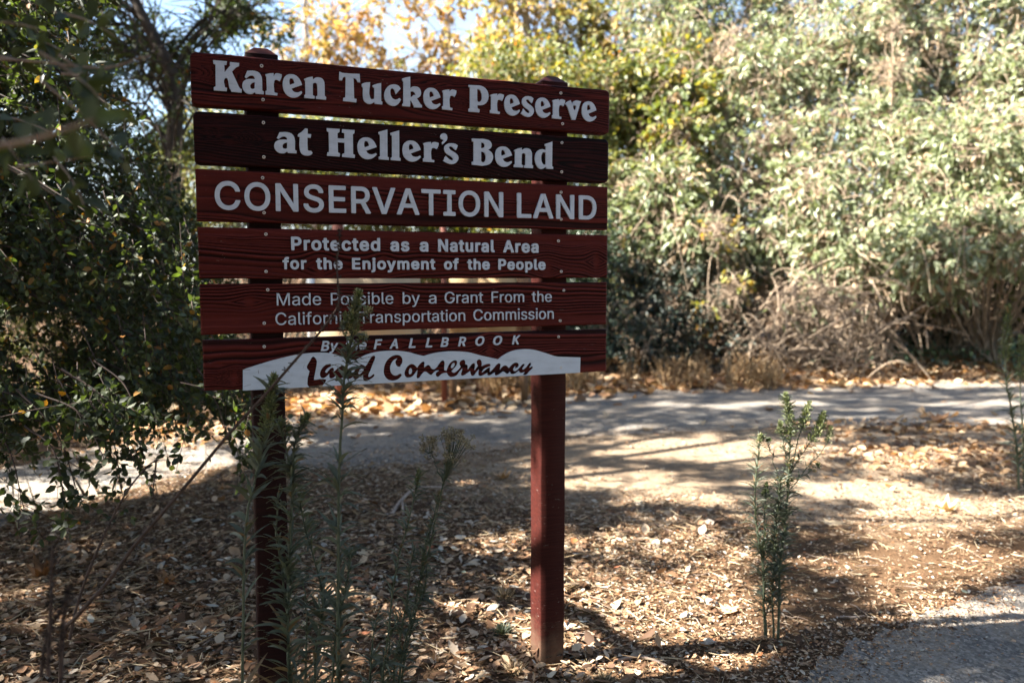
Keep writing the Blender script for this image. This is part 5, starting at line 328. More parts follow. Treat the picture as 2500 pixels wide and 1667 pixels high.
SCR = [[(638.5, 161.7), (642, 244), (1369, 228), (1373, 303)], [(643, 300), (644, 384), (1371.5, 349), (1371, 420)], [(641, 434.6), (644.5, 519.6), (1369.5, 469.7), (1369.5, 535.5)],
       [(649, 572), (649.5, 663), (1363, 588.5), (1370, 663)], [(653.5, 707.5), (645, 789), (1376, 708.7), (1367.5, 783)], [(645, 846), (1363, 822), (1368, 897)]]
planks = []
def plank(i):
    vt, vb = PLK[i]; x0, x1 = LX[i]; nu, nv = 330, 84
    u = np.linspace(x0, x1, nu)[:, None] * np.ones((1, nv)); v = np.linspace(vb, vt, nv)[None] * np.ones((nu, 1))
    r = .016 if i < 2 else .003
    rr = lambda q: q
    # grain
    w = (noise2(u * 3.1 + 7 * i, v * 9, 20 + i) - .5) * .030 + (noise2(u * 11, v * 25, 40 + i) - .5) * .008 + u * (.012 if i != 3 else -.004)
    flat = np.zeros_like(u)
    for kx, ky, sx, sy in KN[i]:
        ku, kv = bd(kx, ky); e = np.exp(-((u - ku) / (sx * 2.6)) ** 2); d = v - kv
        w += e * np.sign(d) * sy * .9 * np.exp(-np.abs(d) / (sy * 2.2)) * -1
        flat = np.maximum(flat, np.clip(1.6 - 1.35 * np.sqrt(((u - ku) / sx) ** 2 + (d / sy) ** 2), 0, 1))
    if i == 2: flat = np.maximum(flat, np.clip((v - (.235 + .012 * np.sin(u * 5))) / .02, 0, 1) * .85)
    if i == 3: flat = np.maximum(flat, np.clip((v - (.092 + .006 * np.sin(u * 9))) / .012, 0, 1) * .9)
    if i == 4: flat = np.maximum(flat, np.clip(((-.118 + .012 * np.sin(u * 8 + 1)) - v) / .015, 0, 1) * .8)
    ph = (v + w) / (PER[i] * (.8 + .5 * noise2(u * .8, (v + w) * 20, 60 + i)))
    fr = ph - np.floor(ph); ridge = np.clip(fr / .62, 0, 1) * np.clip((1 - fr) / .16, 0, 1)
    amp = .35 + .9 * noise2(np.floor(ph) * 1.7, u * .9, 80 + i)
    h = ridge * amp * (1 - flat); h = np.clip(h, 0, 1.2)
    edge = np.minimum(np.minimum(u - x0, x1 - u), np.minimum(v - vb, vt - v)); be = np.clip(1 - edge / .004, 0, 1) ** 2 * .0035
    y = -DEP[i] * (h - .5) + be + flat * (-.0002) * DEP[i] / .001 * np.sin(ph * 2) + .0006 * (noise2(u * 40, v * 60, 5) - .5)
    # rounded corners and slightly ragged long edges
    cu = np.where(u < .6, x0 + r, x1 - r); cv = np.where(v < (vb + vt) / 2, vb + r, vt - r)
    ox, oz = (u - cu) * np.where(u < .6, -1, 1), (v - cv) * np.where(v < (vb + vt) / 2, -1, 1)
    m = (ox > 0) & (oz > 0); q = np.where(m, np.maximum(ox, oz) / np.maximum(np.hypot(ox, oz), 1e-9), 1)
    if i < 2:
        u = np.where(m, cu + (u - cu) * q, u); v = np.where(m, cv + (v - cv) * q, v)
    v = v + .0012 * (noise2(u * 9, np.full_like(u, i * 5.), 3) - .5) * np.clip(np.abs(v - (vt + vb) / 2) / .07, 0, 1) ** 4
    Vf = np.stack([u, y, v + H], -1).reshape(-1, 3); a = np.arange(nu * nv).reshape(nu, nv)
    Ff = np.stack([a[:-1, :-1], a[1:, :-1], a[1:, 1:], a[:-1, 1:]], -1).reshape(-1, 4)
    tint = np.clip(.92 - (1 - ridge) * np.clip(amp, 0, 1.1) * (1 - flat) * 1.25 + .2 * (amp - .8) * (ridge > .9), 0, 1)[:-1, :-1].ravel()  # low tint in grooves: worn grain and painted ridge shadow
    ring = np.concatenate([a[:, 0], a[-1, 1:], a[-2::-1, -1], a[0, -2:0:-1]]); nr = len(ring)
    Vb = Vf[ring].copy(); Vb[:, 1] = .038; o = len(Vf); j = np.arange(nr); jn = (j + 1) % nr
    side = np.stack([ring[j], o + j, o + jn, ring[jn]], -1)
    Vb2 = np.array([(x0 + .002, .038, vb + H + .002), (x1 - .002, .038, vb + H + .002), (x1 - .002, .038, vt + H - .002), (x0 + .002, .038, vt + H - .002)])
    p = part('plank', [(np.concatenate([Vf, Vb]), np.concatenate([Ff, side]), np.concatenate([tint, np.full(nr, .6)])), (Vb2, [(3, 2, 1, 0)], .5)], M[MATS[i]], smooth=False)
    p['label'] = ['top plank reading Karen Tucker Preserve', 'very dark second plank reading at Heller\'s Bend', 'third plank reading CONSERVATION LAND', 'fourth plank with knots reading Protected as a Natural Area', 'fifth plank reading Made Possible by a Grant', 'bottom plank reading By the FALLBROOK'][i]
    planks.append(p)
    k = 10; th = np.arange(k) * 2 * np.pi / k
    for (sx, sy) in SCR[i]:
        su, sv = bd(sx, sy); yy = -.0056 if (i == 5 and sx == 1368) else -.0022
        rim = []; V = []
        for rad, dy in ((.0046, .004), (.0046, -.0004), (.0024, -.0006), (.0018, .0006)):
            V += [(su + rad * math.cos(t), yy + dy, sv + H + rad * math.sin(t)) for t in th]
        Fq = [(q*k+j, q*k+(j+1) % k, q*k+k+(j+1) % k, q*k+k+j) for q in range(3) for j in range(k)]
        s_ = make('screw', [(V, Fq)], M['screw']); s_.parent = p
        hk = make('screw_socket', [([V[30 + j] for j in (0, 2, 5, 7)], [(0, 1, 2, 3)])], M['hole']); hk.parent = p
for i in range(6): plank(i)

def fill(name, contours, y0, y1, mat, parent):
    """cut-out letters: closed outlines (metres along, metres up) filled and given thickness"""
    cu = bpy.data.curves.new(name, 'CURVE'); cu.dimensions = '2D'; cu.fill_mode = 'BOTH'; cu.extrude = (y1 - y0) / 2
    for c in contours:
        sp = cu.splines.new('POLY'); sp.points.add(len(c) - 1); sp.use_cyclic_u = True
        sp.points.foreach_set('co', np.concatenate([c, np.zeros((len(c), 1)), np.ones((len(c), 1))], 1).astype(np.float32).ravel())
    ob = bpy.data.objects.new(name, cu); C.objects.link(ob); dg = bpy.context.evaluated_depsgraph_get()
    me = bpy.data.meshes.new_from_object(ob.evaluated_get(dg)); bpy.data.objects.remove(ob); bpy.data.curves.remove(cu)
    n = len(me.vertices); co = np.zeros(n * 3, np.float32); me.vertices.foreach_get('co', co); co = co.reshape(-1, 3)
    co2 = np.stack([co[:, 0], (y0 + y1) / 2 - co[:, 2], co[:, 1] + H], -1); me.vertices.foreach_set('co', co2.ravel()); me.update()
    me.name = name; me.materials.clear(); me.materials.append(mat)
    o = bpy.data.objects.new(name, me); C.objects.link(o); o.parent = parent; return o
def dec(c, s): return np.array(c, float).reshape(-1, 2) * s
for l, items in SERIF_AT.items():
    cs = []
    for n, a, b, c, d in items:
        g = [dec(k, 1e-4) for k in SERIF[n]]; al = np.concatenate(g); lo, hi = al.min(0), al.max(0)
        A = np.array([a, b]) * 1e-4; B = np.array([c, d]) * 1e-4
        cs += [A + (k - lo) / (hi - lo) * (B - A) for k in g]
    fill('lettering', cs, -.0055, .002, M['white'], planks[l])
byp = {}
for (pl, w, ul, ur, vb, vt, wt, sl_) in WORDS:
    x = 0; cs = []
    for ch in w:
        adv, gl = SANS[wt][ch]
        cs += [np.array(k, float).reshape(-1, 2) + [x, 0] for k in gl]; x += adv
    cs = [np.c_[c[:, 0] + math.tan(math.radians(sl_ * .6)) * c[:, 1], c[:, 1]] for c in cs]
    al = np.concatenate(cs); lo, hi = al[:, 0].min(), al[:, 0].max()
    for c in cs:
        byp.setdefault(pl, []).append(np.c_[(ul + (c[:, 0] - lo) / (hi - lo) * (ur - ul)) * 1e-4, (vb + (c[:, 1] + THICK[wt]) / CAP[wt] * (vt - vb)) * 1e-4])
for pl, cs in byp.items(): fill('lettering', cs, -.0062 if pl == 2 else -.005, .002, M['white'], planks[pl])
o = fill('logo_panel', [dec(c, 1e-4) for c in LOGO], -.0056, -.0012, M['white'], sign); o['label'] = 'white cut-out hills panel reading Land Conservancy'
# a few hairline cracks in the white panel
for (a, b) in (((630, 903), (631, 912)), ((667, 905), (665, 917)), ((742, 890), (739, 899)), ((594, 943), (612, 938)), ((593, 902), (610, 902))):
    (u0, v0), (u1, v1) = bd(*a), bd(*b); t = .0009
    part('crack', [([(u0, -.0060, v0 + H), (u1, -.0060, v1 + H), (u1 + t, -.0060, v1 + H + t), (u0 + t, -.0060, v0 + H + t)], [(0, 1, 2, 3)])], M['hole'], o)
# ---------------------------------------------------------------- leaf litter on the ground
def ell(px, py, L):
    r = np.zeros_like(px)
    for cx, cy, rx, ry, s in L: r = np.maximum(r, s * np.clip(1.6 - 1.3 * np.sqrt(((px - cx) / rx) ** 2 + ((py - cy) / ry) ** 2), 0, 1))
    return r
def poly_in(P, poly):
    x, y = P[:, 0], P[:, 1]; r = np.zeros(len(P), bool); n = len(poly)
    for i in range(n):
        a, b = poly[i], poly[(i + 1) % n]
        r ^= ((a[1] > y) != (b[1] > y)) & (x < (b[0] - a[0]) * (y - a[1]) / (b[1] - a[1] + 1e-12) + a[0])
    return r
road_poly = np.concatenate([curve(gp(road_near), 60), curve(gp(road_far), 60)[::-1]])[:, :2]
pad_poly = np.concatenate([curve(pe, 30), curve(po, 30)[::-1]])[:, :2]
def density(P):
    px, py, d = PX(P)
    D = np.ones(len(P))
    D *= 1 - .95 * ell(px, py, [(1680, 1150, 480, 95, 1), (1980, 1185, 300, 60, .9), (1420, 1110, 240, 50, 1), (2150, 1330, 350, 130, .45)])
    D = np.where((px > 1850) & (py > 1150), D * .5, D)
    D = np.where((px > 2000) & (py < 1200), D * .9, D)
    D = np.where(poly_in(P, road_poly), .07 + .35 * (noise2(P[:, 0] * 1.6, P[:, 1] * 1.6, 4) > .62), D)
    D = np.where(poly_in(P, pad_poly), .035, D)
    return D * (.55 + .7 * noise2(P[:, 0] * 2.2, P[:, 1] * 2.2, 8))
def scatter(n, x0, x1, y0, y1, z=0.):
    P = np.stack([rng.uniform(x0, x1, n), rng.uniform(y0, y1, n), np.full(n, z)], -1)
    px, py, d = PX(P); P = P[(px > -350) & (px < 3300) & (py < 1850)]
    return P[rng.random(len(P)) < density(P)]
def lie(P, L, ar, tilt=.35, tint=None, fine=True, zmax=.02, curl=(-.25, .35)):
    n = len(P); a = rng.uniform(0, 2 * np.pi, n); P = P.copy(); P[:, 2] = .003 + rng.random(n) ** 2 * zmax
    D = np.stack([np.cos(a), np.sin(a), rng.normal(0, tilt * .5, n)], -1); Nn = np.stack([rng.normal(0, tilt, n), rng.normal(0, tilt, n), np.ones(n)], -1)
    return leaves(P, D, unit(Nn), L, L * ar, rng.uniform(-.2, .3, n), rng.uniform(*curl, n), tint, fine)
P = scatter(100000, -3.4, 4.6, 1.9, 6.2); n = len(P); px_ = PX(P)[0]; fine_ = np.where((px_ > 1450) | (P[:, 1] > 3.9), .66, 1.)
near = make('leaf_litter', lie(P, fine_ * (.018 + .042 * rng.random(n) ** 1.7) * (.8 + .3 * rng.random(n)), rng.uniform(.34, .62, n), zmax=.018, tilt=.22, tint=rng.random(n) ** 1.5), M['litter'])
tag(near, 'dry brown and tan oak leaves covering the ground around the posts', None, None, 'stuff')
P = np.concatenate([scatter(60000, -3.4, 4.6, 1.9, 5.2), scatter(50000, .4, 4.6, 2.6, 6.4)])
for ed_, m_ in ((curve(pe, 200), 5000), (curve(gp(road_near), 400), 9000), (curve(gp(road_far), 400), 3000)):      # crumbs washed over the broken edges of the paving
    q_ = ed_[rng.integers(0, len(ed_), m_)] + np.concatenate([rng.normal(0, .11, (m_, 2)), np.zeros((m_, 1))], 1); P = np.concatenate([P, q_])
n = len(P)
crumb = make('leaf_crumbs', lie(P, rng.uniform(.006, .018, n), rng.uniform(.3, .8, n), fine=False, zmax=.012), M['litter'])
tag(crumb, 'broken leaf crumbs between the dry leaves', None, None, 'stuff')
P = scatter(34000, -3.4, 4.6, 1.9, 5.5); n = len(P)
st = make('straw', lie(P, rng.uniform(.03, .10, n), rng.uniform(.02, .04, n), tilt=.2, fine=False, zmax=.03), M['straw'])
tag(st, 'pale straw and dry grass bits lying among the leaves', None, None, 'stuff')
P = scatter(3200, -3.4, 4.6, 1.9, 4.6); P = P[PX(P)[0] < 1750]; n = len(P)
tag(make('curled_leaves', lie(P, rng.uniform(.04, .075, n), rng.uniform(.4, .7, n), tilt=.32, zmax=.022, tint=rng.random(n) ** 1.5, curl=(-.5, .6)), M['litter']), 'larger curled dry leaves standing up out of the litter', None, None, 'stuff')
P = np.concatenate([np.stack([cx + rng.normal(0, .10, 260), cy + rng.normal(0, .10, 260), np.zeros(260)], -1) for cx, cy in ((.15, 2.66), (-.73, 2.3))]); n = len(P)
tag(make('post_foot_leaves', lie(P, rng.uniform(.02, .05, n), rng.uniform(.4, .6, n), tilt=.6, zmax=.05), M['litter']), 'leaves piled against the feet of the sign posts', None, None, 'stuff')
P = scatter(1500, -3.4, 4.6, 1.9, 6.5); n = len(P); a = rng.uniform(0, 2 * np.pi, n); L = rng.uniform(.04, .16, n)
t = np.linspace(-.5, .5, 5); pt = P[:, None] + np.stack([np.cos(a), np.sin(a), 0 * a], -1)[:, None] * (t[None, :, None] * L[:, None, None]) + rng.normal(0, .004, (n, 5, 3)); pt[..., 2] = np.abs(pt[..., 2]) + .012
tag(make('twig_litter', [tubes(pt, rng.uniform(.001, .0028, (n, 1)) * np.linspace(1, .5, 5), 5)], M['debris']), 'small broken twigs strewn through the leaves', None, None, 'stuff')
# larger sycamore leaves: drift along the far edge of the path and at the right
def drift(L, n):
    out = []
    for cx, cy, rx, ry, w in L:
        m = int(n * w); q = np.stack([cx + rx * rng.normal(0, .55, m), cy + ry * rng.normal(0, .55, m)], -1); q[:, 1] = np.maximum(q[:, 1], 800); out.append(G(q[:, 0], q[:, 1]))
    return np.concatenate(out)
P = drift([(2000, 890, 800, 34, 3.4), (1800, 925, 400, 20, 1.3), (900, 985, 320, 26, .8), (350, 1045, 350, 40, .9), (1500, 915, 300, 30, .7), (2330, 1110, 330, 60, .28), (2200, 1045, 300, 16, .12), (1280, 945, 250, 22, .6), (2100, 905, 500, 22, .7)], 3000); n = len(P)
far = make('sycamore_litter', lie(P, rng.uniform(.06, .15, n) * np.where(P[:, 1] < 7.2, .5, 1), rng.uniform(.6, .95, n), .5, None, False, .05), M['sycl'])
tag(far, 'drift of orange sycamore leaves along the edge of the path', None, None, 'stuff')

LOBE = [(0, 0), (.10, -.10), (-.02, -.42), (.22, -.30), (.30, -.55), (.45, -.28), (.62, -.34), (.68, -.14), (1, 0), (.68, .14), (.62, .34), (.45, .28), (.30, .55), (.22, .30), (-.02, .42), (.10, .10)]
def big_leaf(x, y, L, yaw, tint, label, curl=.25, tilt=0.):
    p = G(x, y); V = []; c, s = math.cos(yaw), math.sin(yaw)
    V.append((.38 * L * c, .38 * L * s, .004))
    for t, w in LOBE:
        a, b = t * L, w * L; z = .006 + curl * L * ((abs(w) * 1.5) ** 2 + (t - .4) ** 2) + tilt * a
        V.append((a * c - b * s, a * s + b * c, z))
    V = np.array(V) + p; F3 = [(0, i, i % 16 + 1) for i in range(1, 17)]
    st_ = curve([p + [0, 0, .006], p + [-.2 * L * c, -.2 * L * s, .01], p + [-.42 * L * c + .01, -.42 * L * s, .004]], 5)
    o = make('fallen_leaf', [(V, F3, tint), tubes(st_, .0012, 4, np.full(1, .2))], M['sycl'], None, True, loc=p)
    tag(o, label, 'leaf', 'large fallen sycamore leaves')
for a in [(2280, 1032, .20, .4, .08, 'big rust brown curled leaf at the right edge of the path', .5, .25), (2335, 1252, .16, 2.6, .85, 'pale tan leaf arched up off the sunlit dirt at right', .7, .1), (2012, 1281, .13, .2, .97, 'flat pale grey lobed leaf right of the tall weed', .1, 0), (1590, 1053, .12, 2.2, .75, 'pale leaf lying on the path edge right of the post', .3, .1), (1868, 1003, .12, .1, .1, 'small dark rust leaf lying alone on the grey path', .4, .1), (1245, 1170, .12, 3.0, .5, 'curled tan leaf just left of the right post', .7, .1), (745, 1260, .09, 1.2, .95, 'pale curled leaf behind the weeds by the left post', .5, .1), (895, 1363, .085, 2., .98, 'whitish leaf between the two clumps of weeds', .4, .1), (75, 1420, .14, .9, .03, 'dark brown upturned leaf at the left edge', .9, .3), (385, 1432, .10, .5, .25, 'brown cupped leaf behind the leaning dry stem', .7, .2), (1760, 1500, .09, .4, .72, 'tan leaf with a dark hole left of the tall weed', .3, .1), (148, 1268, .11, 2.7, .35, 'orange brown leaf at the shaded edge of the path', .5, .2), (530, 1198, .10, .3, .4, 'rust leaf at the path edge left of the post', .5, .1)]: big_leaf(*a)
def stick(pts, r0, r1, label, cat='stick', mat='debris', name='fallen_stick', branches=()):
    p = curve(np.array([G(x, y) + [0, 0, z] for x, y, z in pts]), 14); pc = [tubes(p, np.linspace(r0, r1, 14), 6)]
    for i, q in branches: pc.append(tubes(curve(np.array([p[i], G(q[0], q[1]) + [0, 0, q[2]]]), 5), r1, 5))
    return tag(make(name, pc, M[mat], None, True, loc=p[0]), label, cat)
stick([(955, 1262, .01), (975, 1235, .02), (1010, 1215, .05), (1060, 1205, .04), (1110, 1200, .02)], .012, .007, 'crooked grey dead branch lying behind the weeds', branches=((4, (985, 1262, .01)),))
stick([(1505, 1618, .01), (1555, 1612, .015), (1600, 1620, .012), (1625, 1632, .008)], .006, .004, 'reddish brown stick lying right of the right post')
stick([(2050, 1510, .008), (2085, 1512, .01), (2110, 1508, .008)], .005, .004, 'short dark stick lying on the dirt above the lower right pavement')
def scrap(x, y, s, label):
    p = G(x, y); V = np.array([(-1, -.4, .2), (-.2, -.7, .5), (.6, -.3, .3), (1, .4, .9), (.1, .6, .4), (-.8, .5, .6), (0, 0, .8)]) * s + p
    tag(make('plastic_scrap', [(V, [(6, i, (i + 1) % 6) for i in range(6)])], M['plastic'], loc=p), label, 'litter', 'scraps of blue plastic')
scrap(1405, 1337, .011, 'crumpled bright blue plastic scrap just right of the right post'); scrap(1293, 1548, .009, 'small blue plastic scrap beside the green tuft left of the right post')

# ---------------------------------------------------------------- weeds in front of and beside the sign
class Plant:
    def __init__(s): s.stem = []; s.leaf = []; s.bud = []
    def shoot(s, pts, r0=.004, leafL=.075, leafW=.008, n=60, t0=.03, t1=.97, up=.55, taper=.55, k=24):
        p = curve(pts, k); kn = np.cumsum(rng.normal(0, .0016, (k, 3)), 0); p = p + kn - np.linspace(0, 1, k)[:, None] * kn[-1]; s.stem.append(tubes(p, np.linspace(r0, r0 * .35, k), 6))
        t = np.sort(rng.uniform(t0, t1, n)); t = t[noise2(t * n * .22, t * 0 + rng.integers(0, 60), 17) > .22]; n = len(t); i = t * (k - 1); i0 = np.minimum(i.astype(int), k - 2); f = (i - i0)[:, None]; B = p[i0] * (1 - f) + p[i0 + 1] * f
        T = unit(p[i0 + 1] - p[i0]); ph = rng.uniform(0, 2 * np.pi, n); A = unit(np.cross(T, [0, 1, .1])); Bn = np.cross(T, A)
        out = A * np.cos(ph)[:, None] + Bn * np.sin(ph)[:, None]; u = rng.uniform(up - .25, up + .35, n)[:, None]; D = unit(out + T * u)
        L = leafL * (1 - taper * t) * rng.uniform(.65, 1.15, n); wl = leafW * (1 - .45 * t) * rng.uniform(.8, 1.2, n)
        # long narrow blades that arch over: three pieces in a row
        m = 6; tt = np.linspace(0, 1, m); cv = rng.uniform(.0, .8, n)
        path = B[:, None] + D[:, None] * (tt[None, :, None] * L[:, None, None]); path[:, :, 2] -= (tt[None] ** 2) * (cv * L)[:, None]
        path += out[:, None] * ((tt[None] ** 2) * (.25 * L)[:, None])[..., None]
        Sd = unit(np.cross(D, np.array([0, 0, 1.])) + .3 * rng.normal(size=(n, 3))); wp = np.array([.35, .9, 1, .85, .55, .05])
        Vv = np.stack([path - Sd[:, None] * (wl[:, None] * wp[None] * .5)[..., None], path - np.array([0, 0, .0012]), path + Sd[:, None] * (wl[:, None] * wp[None] * .5)[..., None]], 2)
        q = np.array([(3*a+b, 3*a+b+1, 3*a+b+4, 3*a+b+3) for a in range(m - 1) for b in range(2)]); Fq = (np.arange(n)[:, None, None] * (m * 3) + q[None]).reshape(-1, 4)
        s.leaf.append((Vv.reshape(-1, 3), Fq, np.repeat(np.where((rng.random(n) < .75 - 2.6 * t) | (rng.random(n) < .03), 1., np.clip(.2 + .45 * rng.random(n) + .2 * t, 0, .9)), len(q)))); return p
    def head(s, p, a, b, R, n, size=.008, tint=(.1, .7)):
        """flower spike over the part of the stem from a to b"""
        t = rng.uniform(a, b, n); k = len(p); i = np.minimum((t * (k - 1)).astype(int), k - 2); f = (t * (k - 1) - i)[:, None]; B = p[i] * (1 - f) + p[i + 1] * f
        o = rdir(n, .4); rr = R * (1 - .75 * (t - a) / (b - a + 1e-6)) * rng.random(n) ** .6
        P = B + o * rr[:, None]; s.bud += leaves(P, unit(o + [0, 0, .7]), rdir(n), 1.15 * size * rng.uniform(.6, 1.3, n), size * .48, .4, .1, rng.uniform(*tint, n))
        j = rng.integers(0, n, n // 4); s.stem.append(tubes(np.stack([B[j] - [0, 0, .01], (B[j] + P[j]) / 2, P[j]], 1), .0007, 3))
    def umbel(s, p, R, n, tint=(.1, 1)):
        top = p[-1]; 
        for _ in range(n):
            e = top + rdir(1, .7)[0] * R * rng.uniform(.5, 1); q = curve([p[-5], (p[-3] + e) / 2 - [0, 0, .01], e], 6); s.stem.append(tubes(q, .0007, 3))
            m = 26; o = rdir(m); s.bud += leaves(e + o * .003, o, rdir(m), rng.uniform(.005, .011, m), .0022, .3, 0, rng.uniform(*tint, m))
    def done(s, name, label, loc, group, cat='weed', leafm='weed', budm='bud', stemm='weedstem'):
        r = thing(name, label, cat, loc, group)
        make('stem', s.stem, M[stemm], r, True)
        if s.leaf: make('leaves', s.leaf, M[leafm], r, True)
        if s.bud: make('flower_head', s.bud, M[budm], r)
        return r
def wp(L, d):   # stem path seen at pixels, d metres off (the first point goes down to the ground)
    q = [W(x, y, d + (dd if len(r) else 0)) for x, y, *r in L for dd in [r[0] if r else 0]]; 
    b = q[0].copy()
    if .02 < b[2] < .47: q = [np.array([b[0] + (b[0] - q[1][0]) * .15, b[1], 0.])] + q
    return np.array(q)
GW = 'tall narrow-leaved weeds around the sign'
def weed(paths, label, name='horseweed', leafm='weed', budm='bud'):
    pl = Plant(); base = None
    for w in paths:
        pts = wp(w['p'], w['d']); base = pts[0] if base is None else base
        p = pl.shoot(pts, w.get('r', .004), 1.2 * w.get('L', .075), 1.45 * w.get('w', .008), int(2.1 * w.get('n', 70)), t0=w.get('t0', .05), up=w.get('up', 1.15), taper=w.get('tp', .5))
        if 'h' in w: pl.head(p, *w['h'])
        if 'u' in w: pl.umbel(p, *w['u'])
    return pl.done(name, label, (base[0], base[1], 0), GW, leafm=leafm, budm=budm)
weed([dict(p=[(590, 1640), (597, 1291), (613, 1193), (633, 1105), (654, 1000), (668, 920)], d=1.95, n=64, L=.085, w=.010, h=(.74, 1., .022, 700, .008, (.1, .75)))], 'weed with a fat green flower spike in front of the left post')
weed([dict(p=[(703, 1640), (702, 1462), (709, 1340), (711, 1193), (701, 1110), (683, 1020)], d=2.02, n=120, L=.082, w=.009, h=(.95, 1., .012, 60, .008)),
      dict(p=[(709, 1340), (716, 1200), (722, 1120), (735, 1050), (754, 1014)], d=2.03, n=50, L=.05, t0=.2, h=(.86, 1., .011, 130, .008)),
      dict(p=[(704, 1560), (690, 1450), (676, 1290), (684, 1180)], d=2.03, n=40, L=.05, t0=.3)], 'leafy forked weed overlapping the right side of the left post')
weed([dict(p=[(772, 1640), (790, 1472), (762, 1355), (738, 1242), (732, 1190)], d=2.1, n=90, L=.075, w=.009), dict(p=[(740, 1650), (745, 1500), (738, 1400)], d=2.1, n=36, L=.07, w=.009)], 'short leafy weed between the left post and the tallest weed')
weed([dict(p=[(822, 1640), (822, 1389), (820, 1145), (833, 988), (842, 898), (860, 803), (876, 712)], d=1.98, r=.0052, n=150, L=.085, w=.0085, tp=.62, h=(.82, 1., .018, 560, .0085, (.15, .9))),
      dict(p=[(838, 930), (852, 880), (885, 835), (893, 818)], d=1.99, r=.0018, n=10, L=.025, h=(.75, 1., .010, 60, .008, (.5, 1.))),
      dict(p=[(850, 850), (838, 800), (846, 765)], d=1.99, r=.0018, n=8, L=.022, h=(.6, 1., .011, 90, .008, (.2, .9))),
      dict(p=[(862, 790), (888, 770), (894, 755)], d=1.98, r=.0018, n=6, L=.02, h=(.5, 1., .010, 80, .008, (.5, 1.))),
      dict(p=[(812, 1640), (835, 1500), (858, 1380), (860, 1330)], d=2.0, n=60, L=.07, w=.009)], 'tallest weed rising in front of the lettering with a pale green flower spike')
weed([dict(p=[(935, 1650), (945, 1600), (966, 1414), (995, 1272), (1012, 1200), (1022, 1150)], d=2.25, n=84, L=.06, w=.006, tp=.45, h=(.88, 1., .010, 110, .007, (.1, .5))),
      dict(p=[(960, 1640), (985, 1500), (1000, 1400), (1012, 1330)], d=2.27, n=60, L=.06, w=.006)], 'slender weed with a thin green tip between the posts')
weed([dict(p=[(975, 1640), (1000, 1520), (1030, 1400), (1054, 1316), (1083, 1174), (1114, 1085)], d=2.27, n=96, L=.062, w=.006, tp=.6, u=(.058, 46, (.05, 1.))),
      dict(p=[(1030, 1400), (1042, 1330), (1060, 1250), (1078, 1200)], d=2.28, n=24, L=.03, h=(.8, 1., .012, 90, .007, (.1, .5))),
      dict(p=[(1083, 1174), (1062, 1130), (1048, 1092)], d=2.27, r=.0014, n=4, L=.02, u=(.035, 20, (.05, .8))),
      dict(p=[(980, 1640), (1015, 1480), (1030, 1440), (1042, 1380)], d=2.29, n=60, L=.06, w=.006)], 'leaning weed with a fluffy brown seed head between the posts', budm='fluff')
weed([dict(p=[(905, 1650), (915, 1560), (930, 1480)], d=2.3, n=40, L=.06, w=.006), dict(p=[(945, 1655), (955, 1560), (985, 1490)], d=2.3, n=40, L=.06, w=.006)], 'low bunch of weed shoots at the foot of the slender weed')
rw = 2.92
weed([dict(p=[(1868, 1556), (1862, 1400), (1850, 1280), (1846, 1180), (1852, 1110), (1858, 1060)], d=rw, r=.004, n=126, L=.07, w=.005, t0=.1, tp=.55, h=(.9, 1., .014, 120, .008, (.2, .9))),
      dict(p=[(1872, 1556), (1864, 1420), (1868, 1290), (1872, 1180)], d=rw, r=.004, n=115, L=.065, w=.005, t0=.12, h=(.9, 1., .014, 130, .008, (.1, .5))),
      dict(p=[(1900, 1558), (1905, 1420), (1915, 1290), (1925, 1150), (1926, 1040), (1918, 960)], d=rw, r=.0048, n=220, L=.07, w=.0052, t0=.1, tp=.65, h=(.74, 1., .026, 560, .008, (.1, .8))),
      dict(p=[(1888, 1556), (1890, 1400), (1900, 1250), (1905, 1160)], d=rw, r=.004, n=174, L=.07, w=.0052, t0=.12, tp=.4),
      dict(p=[(1922, 1180), (1945, 1090), (1965, 1030), (1978, 982)], d=rw, r=.0022, n=30, L=.03, w=.004, h=(.55, 1., .026, 380, .009, (.2, .75))),
      dict(p=[(1924, 1170), (1960, 1110), (2000, 1050), (2012, 1010)], d=rw, r=.0022, n=30, L=.03, w=.004, h=(.5, 1., .026, 420, .009, (.2, .8))),
      dict(p=[(1920, 1200), (1975, 1130), (2015, 1080), (2028, 1042)], d=rw, r=.0020, n=27, L=.03, w=.004, h=(.7, 1., .016, 130, .008, (.3, 1.))),
      dict(p=[(1922, 1150), (1908, 1080), (1905, 1030)], d=rw, r=.002, n=22, L=.03, w=.004, h=(.7, 1., .018, 150, .008, (.2, .75))),
      dict(p=[(1905, 1180), (1890, 1120), (1880, 1085), (1876, 1075)], d=rw, r=.0018, n=12, L=.03, w=.004, h=(.9, 1., .012, 60, .008, (.0, .3))),
      dict(p=[(1925, 1180), (1970, 1150), (2000, 1135)], d=rw, r=.0018, n=22, L=.03, w=.004, h=(.9, 1., .010, 40, .007, (0, .3)))], 'bushy flowering weed standing alone on the dirt right of the sign')
weed([dict(p=[(2488, 1195), (2482, 1100), (2470, 1010), (2456, 930), (2456, 840), (2462, 745)], d=4.9, r=.007, n=70, L=.11, w=.011, t0=.08, tp=.45, h=(.72, 1., .042, 420, .014, (0, .45)))], 'tall weed with a soft green spire at the right edge of the frame')
weed([dict(p=[(2500, 1190), (2500, 1080), (2494, 960), (2492, 820)], d=5.0, r=.006, n=50, L=.10, w=.011, t0=.1, h=(.75, 1., .036, 300, .014, (0, .5)))], 'shorter weed half cut off by the right edge behind the tall spire')
